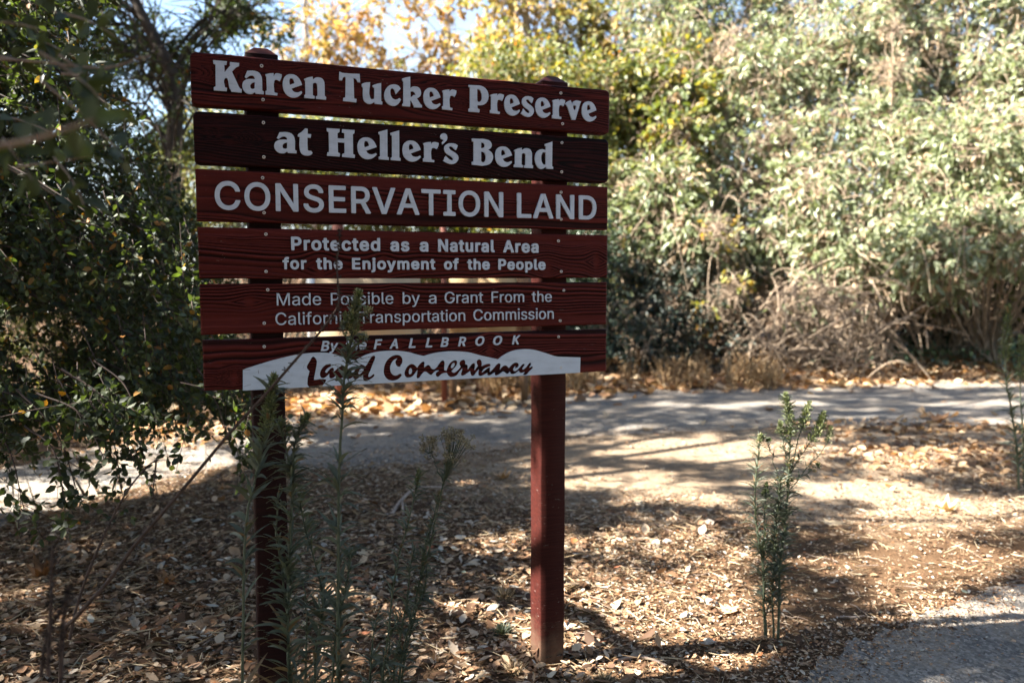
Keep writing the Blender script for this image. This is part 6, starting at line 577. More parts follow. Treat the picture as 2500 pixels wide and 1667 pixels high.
def dry(paths, label, buds=True):
    pl = Plant(); base = None
    for w in paths:
        pts = wp(w['p'], w['d']) if w.get('g', 1) else np.array([W(x, y, w['d']) for x, y in w['p']]); base = pts[0] if base is None else base
        p = curve(pts, 40); pl.stem.append(tubes(p, np.linspace(w['r'], w['r'] * .45, 40), 6))
        n = w.get('n', 60); i = rng.integers(6, 40, n); o = rdir(n)
        pl.bud += leaves(p[i] + o * w['r'] * .6, o, rdir(n), rng.uniform(.004, .010, n), .003, .3, .3, rng.uniform(0, .5, n))
        for k in rng.integers(8, 38, w.get('k', 10)):
            e = p[k] + rdir(1, .3)[0] * .011; pl.stem.append(tubes(np.linspace(p[k], e, 3), .0011, 4))
    return pl.done('dry_stem', label, (base[0], base[1], 0), 'dead weed stems at the left', cat='dry weed', budm='darkbud', stemm='drystem')
dry([dict(p=[(150, 1580, .2), (189, 1503), (260, 1424), (327, 1333), (394, 1255), (465, 1172), (567, 1050), (624, 989), (683, 923), (729, 870), (770, 824), (795, 793), (810, 775), (818, 762)], d=1.78, r=.0052, n=160, k=26),
     dict(p=[(806, 779), (826, 742), (825, 690), (822, 640), (828, 600), (830, 560)], d=1.78, r=.0026, n=120, k=14, g=0), dict(p=[(826, 742), (829, 780), (831, 812)], d=1.78, r=.0017, n=20, k=4, g=0)], 'long dark dead stem leaning up to the right across the sign')
dry([dict(p=[(170, 1560), (189, 1475), (220, 1385), (256, 1302), (283, 1247), (315, 1192), (354, 1144), (382, 1121)], d=1.85, r=.0036, n=70, k=14), dict(p=[(382, 1121), (378, 1160), (374, 1200), (380, 1236)], d=1.85, r=.0024, n=30, k=6, g=0)], 'snapped dead stem with its tip hanging down over the path')
dry([dict(p=[(118, 1650), (118, 1600), (124, 1480), (126, 1385), (130, 1330)], d=1.35, r=.004, n=160, k=30), dict(p=[(150, 1650), (150, 1560), (160, 1470), (168, 1430)], d=1.37, r=.004, n=130, k=24), dict(p=[(100, 1650), (112, 1560), (140, 1500), (185, 1450)], d=1.36, r=.0035, n=100, k=20)], 'blurred clump of dark dead stalks in the lower left corner')
# low tufts
def tuft(x, y, n, L, w, mat, label, name, spread=.5, tint=None):
    p = G(x, y); r = thing(name, label, 'tuft' if 'grass' in name else 'plant', p); D = rdir(n, .0); D[:, 2] = np.abs(D[:, 2]) * (1 - spread) + .25
    a = rng.uniform(0, 1, (n, 1)) * L * .35
    make('blades', leaves(p + D * [1, 1, 0] * a, unit(D), rdir(n), rng.uniform(.4, 1, n) * L, w, .1, rng.uniform(.0, .5, n), tint), M[mat], r); return r
tuft(1228, 1548, 220, .05, .006, 'weed', 'small grey green seedling tuft left of the foot of the right post', 'weed_seedling')
tuft(1232, 1460, 160, .06, .004, 'straw', 'pale dry grass tuft left of the right post', 'grass_tuft')
tuft(1472, 1665, 260, .045, .0025, 'straw', 'bristly golden grass tuft at the bottom edge by the post shadow', 'grass_tuft')
tuft(1255, 1640, 160, .05, .0025, 'straw', 'dry grass wisps at the foot of the right post', 'grass_tuft')
tuft(560, 1500, 90, .05, .0025, 'straw', 'thin straw tuft left of the left post', 'grass_tuft')
# ---------------------------------------------------------------- kiosk across the path
def kiosk():
    D = 7.8; 
    def X(px): return float(W(px, 669, D)[0])
    def Z(py): return H + (669 - py) / F_ * D
    y = float(W(1000, 669, D)[1]); r = thing('information_kiosk', 'wooden kiosk with a beige panel and two red brown posts behind the sign', 'kiosk', (X(950), y, 0))
    bx = lambda a, b, c, d, y0=0, y1=.03: box(X(a), X(b), y + y0, y + y1, c, d)
    make('post', [bx(813, 837, 0, Z(540), 0, .09)], M['kpost'], r); make('post', [bx(1076, 1089, 0, Z(540), 0, .09)], M['kpost'], r)
    make('panel', [bx(771, 1026, Z(890), Z(600), -.03, -.004)], M['kpanel'], r)
    make('notice', [bx(750, 769, Z(845), Z(640), -.028, -.006)], M['kwhite'], r)
    make('rail', [bx(1026.5, 1075.5, Z(800), Z(792), .02, .06)], M['kpost'], r)
    k = thing('notice_board', 'tan plywood notice board on brown legs behind the right half of the sign', 'notice board', (X(1190), y + .3, 0))
    make('board', [bx(1091, 1164, Z(862), Z(600), .30, .32)], M['ktan'], k); b = make('board', [bx(1165, 1261, Z(862), Z(600), .295, .32)], M['ktan'], k); b['label'] = 'lighter right half of the board'
    make('frame', [bx(1262, 1302, Z(872), Z(590), .29, .33)], M['kdark'], k)
    for px in (1098, 1282): make('leg', [bx(px - 9, px + 9, 0, Z(880), .335, .40)], M['kdark'], k)
kiosk()

# ---------------------------------------------------------------- foliage builders
def blob_leaves(c, R, n, L, Wd, droop=-.35, tint=(0, 1), shell=.55, squash=.8):
    """a clump of leaves on short twigs around c"""
    m = max(1, n // 7); o = rdir(m, .1); rr = R * (shell + (1 - shell) * rng.random(m)) ** 1.0; B = c + o * rr[:, None] * [1, 1, squash]
    tw = unit(o * .6 + rdir(m) * .7 + [0, 0, droop]); k = 7; t = np.tile(np.linspace(0, 1, k), m) ; B2 = np.repeat(B, k, 0) + np.repeat(tw, k, 0) * (t * R * .55)[:, None]
    D = unit(np.repeat(tw, k, 0) + rdir(m * k) * .9 + [0, 0, droop]); Nn = unit(np.repeat(o, k, 0) * .35 + rdir(m * k, .3) + SV * .75)   # leaves turn to the light
    q = m * k; base = rng.random(m); tt = np.clip(np.repeat(base, k) * .55 + rng.random(q) * .45, 0, 1); tt = tint[0] + tt * (tint[1] - tint[0])
    return leaves(B2, D, Nn, L * rng.uniform(.6, 1.25, q), Wd * rng.uniform(.7, 1.2, q), .15, rng.uniform(-.1, .4, q), tt), np.stack([B, B + tw * R * .3, B + tw * R * .55 + [0, 0, droop * .1 * R]], 1)
def shrub(name, label, cat, group, base, lobes, n, L, Wd, mat, tint=(0, 1), twigs=14, droop=-.35, twm='twig', parts=('foliage', 'branches'), trad=.006, shell=.55, under=0):
    r = thing(name, label, cat, (base[0], base[1], 0), group); lv = []; tw = []
    for c, R in lobes:
        a, b = blob_leaves(np.array(c), R, int(n * (R / .45) ** 2), L, Wd, droop, tint, shell); lv += a
        tw.append(tubes(b[::3], [trad * .6, trad * .4, trad * .2], 3))
        s = np.array([base[0] + (c[0] - base[0]) * .35, base[1] + .4 + (c[1] - base[1]) * .3, max(.05, c[2] * .3)])
        tw.append(tubes(curve([[base[0] + rng.normal(0, .1), base[1] + .35, 0], s, np.array(c) + [0, 0, -R * .3]], 8), np.linspace(trad * 4, trad * 1.5, 8), 5))
        if twigs:
            o = rdir(twigs); P0 = np.array(c) + o * R * rng.uniform(.1, .6, (twigs, 1)); P2 = np.array(c) + rdir(twigs) * R * rng.uniform(.8, 1.15, (twigs, 1)); Pm = (P0 + P2) / 2 + rdir(twigs) * R * .45
            tq = np.linspace(0, 1, 7)[None, :, None]; tw.append(tubes((1-tq)**2*P0[:, None] + 2*tq*(1-tq)*Pm[:, None] + tq*tq*P2[:, None], np.linspace(trad, trad * .5, 7), 4))
    make(parts[0], lv, M[mat], r); make(parts[1], tw, M[twm], r, True)
    if under:          # dead leaves and stems of the old vines under the green
        dv, dt = [], []
        for c, R in lobes:
            a, b = blob_leaves(np.array(c) + [0, .1, -.05], R * .95, int(n * under * (R / .45) ** 2), L * .8, Wd * .9, -.6, (0, 1), .6); dv += a
            m = 26; o = rdir(m); P0 = np.array(c) + o * R * rng.uniform(.5, 1.05, (m, 1)); P2 = P0 + rdir(m, -.5) * R * rng.uniform(.5, 1.2, (m, 1)); Pm = (P0 + P2) / 2 + o * R * .3
            tq = np.linspace(0, 1, 6)[None, :, None]; dt.append(tubes((1-tq)**2*P0[:, None] + 2*tq*(1-tq)*Pm[:, None] + tq*tq*P2[:, None], np.linspace(.007, .003, 6), 4))
        for c, R in lobes:      # long dry stems hanging over the outside
            m = 2; P0 = np.array(c) + unit(rdir(m, .6) + [-.1, -.7, 0]) * R; P1 = P0 + rdir(m, .3) * .35 + [0, -.25, .1]; P2 = P1 + rdir(m) * .3 + [0, -.05, -1.] * rng.uniform(.3, .9, (m, 1))
            tq = np.linspace(0, 1, 8)[None, :, None]; dt.append(tubes((1-tq)**2*P0[:, None] + 2*tq*(1-tq)*P1[:, None] + tq*tq*P2[:, None], np.linspace(.008, .003, 8), 4))
        make('dead_leaves', dv, M['dead'], r); make('dead_stems', dt, M['twig'], r, True)
    return r
def lobes_px(rect, n, d0, slope=.16, R=(.32, .55), jit=.35, face=0):
    x0, y0, x1, y1 = rect; out = []
    nx = max(1, round(math.sqrt(n * (x1 - x0) / max(1, (y1 - y0))))); ny = max(1, round(n / nx))
    for i in range(nx):
        for j in range(ny):
            x = x0 + (x1 - x0) * (i + .5 + rng.uniform(-.45, .45)) / nx; y = y0 + (y1 - y0) * (j + .5 + rng.uniform(-.45, .45)) / ny
            d = d0 + slope * (850 - y) / 100 + rng.normal(0, jit) - face * max(0, (x - 1450) / 1000) * min(1, max(0, 850 - y) / 250); out.append((W(x, y, d), rng.uniform(*R) * max(1, d / 11.5)))
    return out
gb = lambda x, d: np.array([W(x, 800, d)[0], d, 0])
GR = 'vine-draped shrubs on the bank beyond the path'
Wl = [
 ('vine_draped_shrub', 'yellow green grape vine mass just right of the sign', (1455, 130, 1680, 620), 20, 11.6, 520, .085, .055, 'vine', (0, .95)),
 ('vine_draped_shrub', 'tall tan and olive thicket mixed with dead vines above the sign\'s right end', (1560, -160, 1850, 330), 22, 12.0, 560, .075, .030, 'pale', (0, 1)),
 ('vine_draped_shrub', 'pale sage willow mass at the top centre of the bank', (1830, -160, 2180, 300), 24, 12.0, 640, .075, .030, 'pale', (.2, .97)),
 ('vine_draped_shrub', 'brightest silvery green willow mass in the upper right corner', (2140, -160, 2640, 330), 30, 11.8, 640, .08, .032, 'pale', (.35, .95)),
 ('vine_draped_shrub', 'blue green leafy shrub beside the right end of the middle planks', (1470, 440, 1740, 640), 13, 10.8, 620, .07, .034, 'pale', (0, .8)),
 ('vine_draped_shrub', 'green and brown tangled shrub in the middle of the bank', (1690, 330, 1990, 660), 18, 11.3, 540, .075, .032, 'pale', (.05, 1)),
 ('vine_draped_shrub', 'dense pale willow mass right of the middle of the bank', (1960, 290, 2310, 690), 24, 11.1, 640, .075, .031, 'pale', (.2, .95)),
 ('vine_draped_shrub', 'pale leafy shrub bulging at the right edge of the frame', (2270, 310, 2660, 640), 22, 11.0, 640, .08, .032, 'pale', (.15, .96)),
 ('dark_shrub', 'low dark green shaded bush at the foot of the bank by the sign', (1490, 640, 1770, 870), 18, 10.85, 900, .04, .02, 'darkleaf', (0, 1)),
]
for nm, lb, rect, n, d, k, L, Wd, mt, tn in Wl:
    shrub(nm, lb, 'shrub', GR, gb((rect[0] + rect[2]) / 2, d + .3), lobes_px(rect, int(n * 1.1), d, .36, face=1.4), int(k * .62), L * 1.55, Wd * 1.5, mt, tn, twigs=16, under=0 if nm == 'dark_shrub' else .28)
shrub('leafy_bush', 'unseen bush added behind the right post to shade the foot of the bank', 'bush', 'bushes beyond the path behind the sign', gb(1400, 11), lobes_px((1270, 540, 1480, 880), 22, 11.05, .05, (.34, .48)), 900, .06, .035, 'green', (0, 1))  # added out of sight to block sun from the low dark bush
for rect, d, lb in (((2640, -100, 3300, 780), 11.2, 'pale willow mass just beyond the right edge of the frame'), ((3300, 0, 4200, 800), 10.6, 'last pale willow thicket far to the right along the path')):
    shrub('vine_draped_shrub', lb, 'shrub', GR, gb((rect[0] + rect[2]) / 2, d), lobes_px(rect, 34, d, .3, (.5, .75)), 230, .12, .05, 'pale', (.1, .97))
# dead vine curtains hanging over the thicket, and the bare tangle at its foot
shrub('dead_vine', 'brown dead vine curtain hanging in the upper middle of the bank', 'vine', GR, gb(1720, 11.9), lobes_px((1700, 60, 1800, 330), 4, 11.0, .34, (.25, .4)) + lobes_px((1830, 280, 1960, 480), 4, 10.9, .34, (.22, .36)), 260, .06, .03, 'dead', (0, 1), 60, -.6)
shrub('dead_vine', 'brown dead vine patch among the pale willow at upper right', 'vine', GR, gb(2200, 11.5), lobes_px((2150, 60, 2330, 230), 4, 10.1, .34, (.2, .36)) + lobes_px((2180, 420, 2300, 600), 3, 9.9, .34, (.2, .3)), 240, .06, .03, 'dead', (0, 1), 50, -.6)
shrub('dead_vine', 'reddish dead bramble beside the dark bush at the foot of the bank', 'vine', GR, gb(1790, 10.8), lobes_px((1740, 560, 1840, 800), 5, 10.7, .1, (.2, .34)), 200, .07, .05, 'vine', (.5, 1), 60, -.3)
def tangle(label, cx, cy, d, rx, ry, n, seed, rad=.006):
    c = W(cx, cy, d); r = thing('bare_tangle', label, 'shrub', (c[0], c[1], 0), 'bare brown tangles on the bank'); sx, sz = rx * d / F_, ry * d / F_
    a = rng.uniform(0, np.pi, n); rr = np.sqrt(rng.random(n)); P0 = np.stack([c[0] + sx * rr * np.cos(a) * 1., c[1] + rng.normal(0, .35, n), c[2] - sz + 2 * sz * rr * np.sin(a) * .95], -1)
    D = rdir(n, .2); L = rng.uniform(.3, .95, (n, 1)); P2 = P0 + D * L * [1, .5, .8]; P2[:, 2] = np.maximum(P2[:, 2] - rng.uniform(0, .5, n), .03); Pm = (P0 + P2) / 2 + [0, 0, .18] + rdir(n) * .15
    t = np.linspace(0, 1, 9)[None, :, None]; pth = (1-t)**2*P0[:, None] + 2*t*(1-t)*Pm[:, None] + t*t*P2[:, None]; pth[..., 2] = np.maximum(pth[..., 2], .01)
    make('branches', [tubes(pth, np.linspace(rad, rad * .45, 9)[None] * rng.uniform(.6, 1.7, (n, 1)), 4)], M['twig'], r, True)
    m = n; i = rng.integers(0, n, m); make('leaves', leaves(pth[i, 5], rdir(m), rdir(m), rng.uniform(.03, .07, m), .02, .2, .3), M['dead'], r)
tangle('pale brown mound of bare twigs in the middle foot of the bank', 1985, 770, 10.6, 170, 120, 520, 1, .007)
shrub('vine_draped_shrub', 'green sprays poking through the bare twig mound at the foot of the bank', 'shrub', GR, gb(1990, 10.9), lobes_px((1880, 640, 2120, 800), 6, 10.6, .2, (.16, .3)), 300, .08, .035, 'pale', (.1, 1), 10)
tangle('looser bare grey branches arching right of the twig mound', 2150, 720, 10.9, 110, 100, 80, 2, .012)
tangle('brown dry brush under the hollow at the right', 2380, 770, 11.9, 160, 60, 60, 3, .008)
shrub('hollow_shrub', 'sparse green vine leaves hanging in the dark hollow at right', 'shrub', GR, gb(2350, 11.8), lobes_px((2180, 640, 2600, 790), 10, 11.9, .1, (.25, .4)), 150, .08, .055, 'vine', (0, .9), 10)
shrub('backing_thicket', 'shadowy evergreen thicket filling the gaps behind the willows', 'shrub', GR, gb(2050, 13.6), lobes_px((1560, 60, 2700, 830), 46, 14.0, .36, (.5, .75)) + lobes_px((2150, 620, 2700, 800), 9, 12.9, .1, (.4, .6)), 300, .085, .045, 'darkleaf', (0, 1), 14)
# trailing ivy at the foot of the bank
lv = []
q = np.stack([rng.uniform(1990, 2600, 2600), 868 + rng.normal(0, 20, 2600)], -1); P = G(q[:, 0], q[:, 1]); P[:, 2] += rng.random(len(P)) ** 1.5 * .28
ivy = make('ground_ivy', leaves(P, rdir(len(P), .2), rdir(len(P), .8), rng.uniform(.05, .1, len(P)), .05, .15, .2), M['ivy']); tag(ivy, 'low green ivy trailing along the foot of the bank at right', None, None, 'stuff')
def stalks(rect, n, h, label, mat='drygrass', w=.007):
    x = rng.uniform(rect[0], rect[2], n * 3); x = x[noise2(x / 45., x * 0, 12) > .34][:n]; n = len(x); y = rect[1] + (rect[3] - rect[1]) * rng.random(n); P = G(x, y); o = rdir(n); o[:, 2] = 1.8 + rng.random(n); D = unit(o); hh = h * rng.uniform(.4, 1.15, n)
    pc = leaves(P, D, rdir(n), hh, w, .1, rng.uniform(0, .35, n)); m = 9
    B = np.repeat(P + D * hh[:, None] * .55, m, 0) + np.repeat(D * hh[:, None], m, 0) * (rng.random((n * m, 1)) * .42); pc += leaves(B, rdir(n * m, .6), rdir(n * m), rng.uniform(.02, .05, n * m), .012, .2, .3)
    return tag(make('dry_weeds', pc, M[mat]), label, None, None, 'stuff')
stalks((1340, 905, 1960, 955), 620, .33, 'orange brown dry weeds standing in front of the bank')
stalks((1050, 925, 1420, 968), 420, .36, 'brown dry weeds beyond the path below the sign')
stalks((1700, 930, 1900, 962), 60, .16, 'dry weeds at the far edge of the path')

# ---------------------------------------------------------------- trees beyond the path
def crown(c, rad, n, L, Wd, tint, R=(.35, .6), lobes=20, droop=-.2, shell=.3):
    lv, cs = [], []
    for _ in range(lobes):
        o = rdir(1)[0] * rng.random() ** .4; p = np.array(c) + o * np.array(rad); a, b = blob_leaves(p, rng.uniform(*R), n, L, Wd, droop, tint, shell); lv += a; cs.append(p)
    return lv, cs
def tree(name, label, base, trunk, crowns, leafm, barkm, r0=.16, group='trees beyond the path', limbs=True):
    r = thing(name, label, 'tree', (base[0], base[1], 0), group); tp = curve(trunk, 20); wd_ = [tubes(tp, np.linspace(r0, r0 * .35, 20), 9)]; lv = []
    for c in crowns:
        a, cs = crown(**c); lv += a
        for p in cs[::2]:
            i = int(np.argmin(np.linalg.norm(tp - (p - [0, 0, .8]), axis=1))); i = min(i, 18); mid = (tp[i] + p) / 2 + [0, 0, .15]
            wd_.append(tubes(curve([tp[i], mid, p], 8), np.linspace(r0 * .2, .006, 8), 5))
            for _ in range(7): e = p + rdir(1, .2)[0] * .75; wd_.append(tubes(curve([mid * .3 + p * .7, (p + e) / 2 + rdir(1)[0] * .08, e], 5), np.linspace(.014, .004, 5), 3))
    make('trunk', wd_, M[barkm], r, True); make('crown', lv, M[leafm], r); return r
d = 17.
tr = lambda L, d: np.array([W(x, y, d) for x, y in L])
def T(pxb, L, d): b = W(pxb, 800, d); return np.concatenate([[[b[0], b[1], 0]], tr(L, d)])
tree('sycamore', 'thin nearly bare sycamore with scattered orange leaves against the sky above the sign', W(760, 800, 19), T(770, [(765, 500), (752, 200), (745, 60), (742, -160)], 19),
     [dict(c=W(760, 110, 19), rad=(1.5, 1.2, 1.3), n=40, L=.12, Wd=.08, tint=(.25, 1), lobes=34), dict(c=W(905, 30, 17.5), rad=(.9, .8, .8), n=50, L=.13, Wd=.09, tint=(.45, 1), lobes=9), dict(c=W(860, 150, 18.5), rad=(1.3, 1, .8), n=76, L=.13, Wd=.10, tint=(.3, 1), lobes=9)], 'syc', 'palebark', .10)
tree('sycamore', 'golden orange sycamore above the middle of the sign', W(1100, 800, 18), T(1110, [(1105, 500), (1098, 200), (1095, 60), (1090, -200)], 18),
     [dict(c=W(1090, 45, 18), rad=(1.3, 1.2, 1.3), n=58, L=.13, Wd=.10, tint=(.4, 1), lobes=17), dict(c=W(1050, 200, 17.5), rad=(1.3, 1, .6), n=60, L=.13, Wd=.10, tint=(.3, .95), lobes=10)], 'syc', 'palebark', .09)
tree('sycamore', 'yellow green sycamore with a leaning pale trunk above the right half of the sign', W(1310, 800, 16.5), T(1325, [(1318, 500), (1312, 260), (1300, 140), (1283, 40), (1276, -60), (1272, -250)], 16.5),
     [dict(c=W(1290, 40, 16.8), rad=(1.7, 1.2, 1.4), n=92, L=.12, Wd=.09, tint=(.2, .98), lobes=28), dict(c=W(1240, 180, 16), rad=(1.5, 1, .7), n=200, L=.12, Wd=.09, tint=(0, .8), lobes=18), dict(c=W(1480, 110, 16.5), rad=(1., 1, 1.2), n=170, L=.12, Wd=.09, tint=(.05, .75), lobes=14)], 'syc', 'palebark', .13)
tree('oak', 'dark leaning oak trunk with backlit leaves at upper left', W(405, 800, 9.2), T(408, [(412, 640), (418, 480), (426, 340), (428, 235), (412, 165), (384, 108), (350, 45), (315, -30), (270, -150)], 9.2),
     [dict(c=W(150, 60, 9.5), rad=(1.0, .8, 1.0), n=330, L=.05, Wd=.028, tint=(.2, 1), lobes=26, R=(.25, .4)), dict(c=W(330, 240, 10.1), rad=(.9, .4, 1.2), n=220, L=.06, Wd=.034, tint=(.2, 1), lobes=20, R=(.25, .4)), dict(c=W(400, 190, 8.75), rad=(.42, .25, .9), n=70, L=.05, Wd=.028, tint=(.1, 1), lobes=12, R=(.2, .3)), dict(c=W(560, 40, 10.), rad=(.7, .6, .5), n=240, L=.055, Wd=.03, tint=(.1, 1), lobes=14, R=(.2, .35)), dict(c=W(480, 190, 9.7), rad=(.45, .5, .5), n=220, L=.055, Wd=.03, tint=(.2, 1), lobes=8, R=(.2, .3))], 'oak', 'bark', .12)
GB = 'bushes beyond the path behind the sign'
shrub('leafy_bush', 'sunlit yellow green bush seen through the gaps on the left side of the sign', 'bush', GB, gb(650, 12), lobes_px((440, 260, 860, 560), 22, 12, .1, (.35, .6)), 560, .07, .045, 'vine', (0, .9))
shrub('leafy_bush', 'yellow green bush seen through the gaps in the middle of the sign', 'bush', GB, gb(1020, 13), lobes_px((830, 250, 1190, 720), 26, 13, .1, (.4, .6)), 560, .075, .05, 'vine', (0, .95))
shrub('leafy_bush', 'green and gold bush behind the right post above the planks', 'bush', GB, gb(1330, 12.6), lobes_px((1150, 170, 1500, 760), 32, 12.8, .08, (.4, .6)), 560, .08, .05, 'vine', (0, 1))
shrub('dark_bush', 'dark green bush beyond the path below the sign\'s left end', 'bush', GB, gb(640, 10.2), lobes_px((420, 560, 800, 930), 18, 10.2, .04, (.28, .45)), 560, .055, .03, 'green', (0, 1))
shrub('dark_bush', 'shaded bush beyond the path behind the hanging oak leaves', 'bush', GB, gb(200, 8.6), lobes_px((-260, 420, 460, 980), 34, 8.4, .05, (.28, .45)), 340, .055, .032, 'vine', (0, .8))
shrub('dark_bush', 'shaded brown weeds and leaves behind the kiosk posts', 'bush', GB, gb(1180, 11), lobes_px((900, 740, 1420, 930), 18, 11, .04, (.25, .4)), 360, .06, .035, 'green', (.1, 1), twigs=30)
shrub('leafy_bush', 'bright yellow green sapling at the lower left beyond the path', 'bush', GB, gb(60, 7.4), lobes_px((-60, 880, 130, 1090), 5, 7.0, .03, (.18, .28)), 260, .06, .03, 'vine', (0, .5))

# ---------------------------------------------------------------- the oak on the left: drooping boughs in frame, spreading crown over the path
oak = thing('live_oak', 'large dark live oak at the left with small glossy leaves drooping into the frame', 'tree', (-6.2, 3.6, 0))
tb = np.array([(-6.2, 3.6, -.05), (-6.1, 3.65, 1.2), (-5.9, 3.7, 2.4), (-5.7, 3.8, 3.4)])
wood = [tubes(curve(tb, 14), np.linspace(.34, .2, 14), 12)]
def oak_sprays(P, D, L, k, size, tint=(0, 1), flop=.25):
    """leafy twigs: start P, direction D, length L, k leaves each"""
    n = len(P); Q = P + D * L[:, None]; Q[:, 2] -= flop * L; Mi = (P + Q) / 2 + rdir(n) * (.12 * L)[:, None]
    t = np.linspace(0, 1, 6)[None, :, None]; pth = (1-t)**2*P[:, None] + 2*t*(1-t)*Mi[:, None] + t*t*Q[:, None]
    u = rng.uniform(.12, 1, (n, k)); i = np.minimum((u * 5).astype(int), 4); f = (u * 5 - i)[..., None]; a = np.arange(n)[:, None]
    B = (pth[a, i] * (1 - f) + pth[a, i + 1] * f).reshape(-1, 3); Dl = unit(np.repeat(D, k, 0) * .5 + rdir(n * k) + [0, 0, -.15]); m = n * k
    B += Dl * size * .15
    tt = tint[0] + (tint[1] - tint[0]) * rng.random(m)
    return pth, leaves(B, Dl, rdir(m, .5), size * rng.uniform(.6, 1.2, m), size * .56 * rng.uniform(.8, 1.15, m), .12, rng.uniform(-.15, .4, m), tt, fine=False)
def bound_ok(x, y):
    r = np.interp(y, [-300, 0, 60, 130, 260, 420, 560, 760, 900, 960, 1040, 1120, 1170, 1230, 1260], [270, 260, 260, 280, 330, 400, 520, 560, 560, 640, 630, 520, 300, 170, 60])
    return x < r
def keep(x, y):
    thin = np.where(y < 420, np.clip((x - 130) / 240, 0, 1) * .75, 0); thin = np.maximum(thin, np.where((y > 640) & (y < 1010), np.clip((190 - np.hypot((x - 60) * .9, (y - 830))) / 120, 0, 1) * .75, 0))
    thin = np.maximum(thin, np.clip((y - 935) / 95, 0, .985)); thin = np.maximum(thin, np.where((y > 960) & (x > 440), .8, 0))
    return rng.random(len(x)) > thin
# sunlit patches of ground (cx, cy, rx, ry, strength): the oak leaves these open
LIT = [(1300, 1330, 230, 44, .75), (900, 1450, 200, 90, .5), (1650, 1330, 220, 50, .85), (2150, 1400, 200, 40, .6), (120, 1225, 460, 70, 1), (430, 1130, 230, 75, 1), (610, 1095, 110, 40, .9), (850, 995, 250, 26, 1), (450, 1065, 260, 36, .9), (640, 1040, 90, 20, .8),
       (1490, 1170, 230, 34, 1), (1760, 1098, 330, 34, 1), (1660, 1215, 190, 30, 1), (1330, 1130, 110, 20, .7), (1150, 1185, 90, 12, .6), (930, 1060, 110, 8, .5), (780, 1085, 90, 14, .6), (1060, 1010, 80, 6, .5),
       (1180, 1475, 150, 90, .85), (1480, 1480, 320, 110, 1), (1720, 1600, 250, 110, 1), (1500, 1640, 360, 70, 1), (1080, 1640, 150, 50, .7), (1800, 1380, 130, 46, .7), (1420, 1390, 140, 24, .6), (1210, 1560, 110, 70, 1),
       (2330, 1255, 270, 60, 1), (2080, 1195, 240, 30, .9), (2000, 1105, 180, 26, .9), (2430, 988, 200, 9, 1), (2480, 1028, 160, 8, 1), (1930, 985, 160, 7, .7), (1650, 990, 130, 7, .6), (2280, 940, 330, 9, 1), (1950, 885, 1000, 36, 1), (2300, 1120, 140, 22, .6),
       (2440, 1500, 150, 44, 1), (2230, 1500, 130, 16, .6), (2230, 1660, 230, 26, .6), (1900, 1480, 120, 40, .8)]
def lit_below(P):
    g = P - SV * (P[:, 2:3] / SV[2]); px, py, d = PX(g); return np.where((d > .3), ell(px, py, LIT), 0)
n = 13000; x = rng.uniform(-420, 640, n); y = rng.uniform(-280, 1240, n); dd = rng.uniform(2.9, 6.2, n); dd = np.where(y > 930, rng.uniform(2.7, 3.9, n), dd)
ok = bound_ok(x, y) & keep(x, y); P = W(x[ok], y[ok], dd[ok]); P = P[P[:, 2] > .12]; P = P[rng.random(len(P)) > .9 * (lit_below(P) > .35)]; P = P[:5300]; n = len(P)
D = unit(np.array([.75, -.15, -.35]) + rdir(n) * .75)
pth, lf = oak_sprays(P - D * .22, D, rng.uniform(.22, .42, n), 22, .036, (0, 1))
tw = [tubes(pth, np.linspace(.0022, .0008, 6), 3)]
nb = 90     # boughs that carry the sprays
j = rng.choice(n, nb, replace=False); src = np.stack([rng.uniform(-5.6, -3.4, nb), P[j, 1] + rng.normal(0, .5, nb) , np.clip(P[j, 2] + rng.uniform(.4, 1.3, nb), .6, 4)], -1)
tq = np.linspace(0, 1, 12)[None, :, None]; mid = (src + P[j]) / 2 + np.array([0, 0, .35]) + rdir(nb) * .25
bp = (1-tq)**2*src[:, None] + 2*tq*(1-tq)*mid[:, None] + tq*tq*P[j][:, None]; tw.append(tubes(bp, np.linspace(.014, .003, 12), 5))
for s_ in src[::8]: wood.append(tubes(curve([tb[3] * .4 + tb[2] * .6, (s_ + tb[3]) / 2 + [0, 0, .4], s_], 10), np.linspace(.06, .014, 10), 6))
make('drooping_bough', lf + [], M['oak'], oak)
make('twigs', tw, M['drystem'], oak, True)
# hanging leafy sprig tips over the path at the lower left
tips = [((40, 950), (200, 1240)), ((-60, 1010), (60, 1250)), ((90, 960), (260, 1130)), ((150, 900), (330, 1130)), ((200, 960), (300, 1210)), ((60, 1040), (160, 1230)), ((230, 880), (350, 1080)), ((-80, 960), (30, 1180)), ((480, 900), (590, 1150)), ((520, 880), (620, 1100)), ((450, 930), (560, 1080)), ((560, 900), (700, 1040))]
sp, sl_ = [], []
for a, b in tips:
    d0 = rng.uniform(2.65, 3.0) if a[0] < 400 else rng.uniform(3.0, 3.3); A, B = W(*a, d0), W(*b, d0 - .05); c = curve([A, (A + B) / 2 + [.03, 0, .05], B], 18); sp.append(tubes(c, np.linspace(.004, .0012, 18), 5)[0:2] + (None,))
    m = 9; i = rng.integers(4, 17, m); p2, l2 = oak_sprays(c[i], unit((B - A) + rdir(m) * .35), rng.uniform(.06, .14, m), 8, .037, (0, .75), .2); sl_ += l2; sp.append(tubes(p2, np.linspace(.0014, .0007, 6), 3))
b_ = make('hanging_sprig', sl_, M['oak'], oak); make('sprig_stems', sp, M['drystem'], oak, True); b_['label'] = 'dark leaf sprigs silhouetted against the sunlit path'
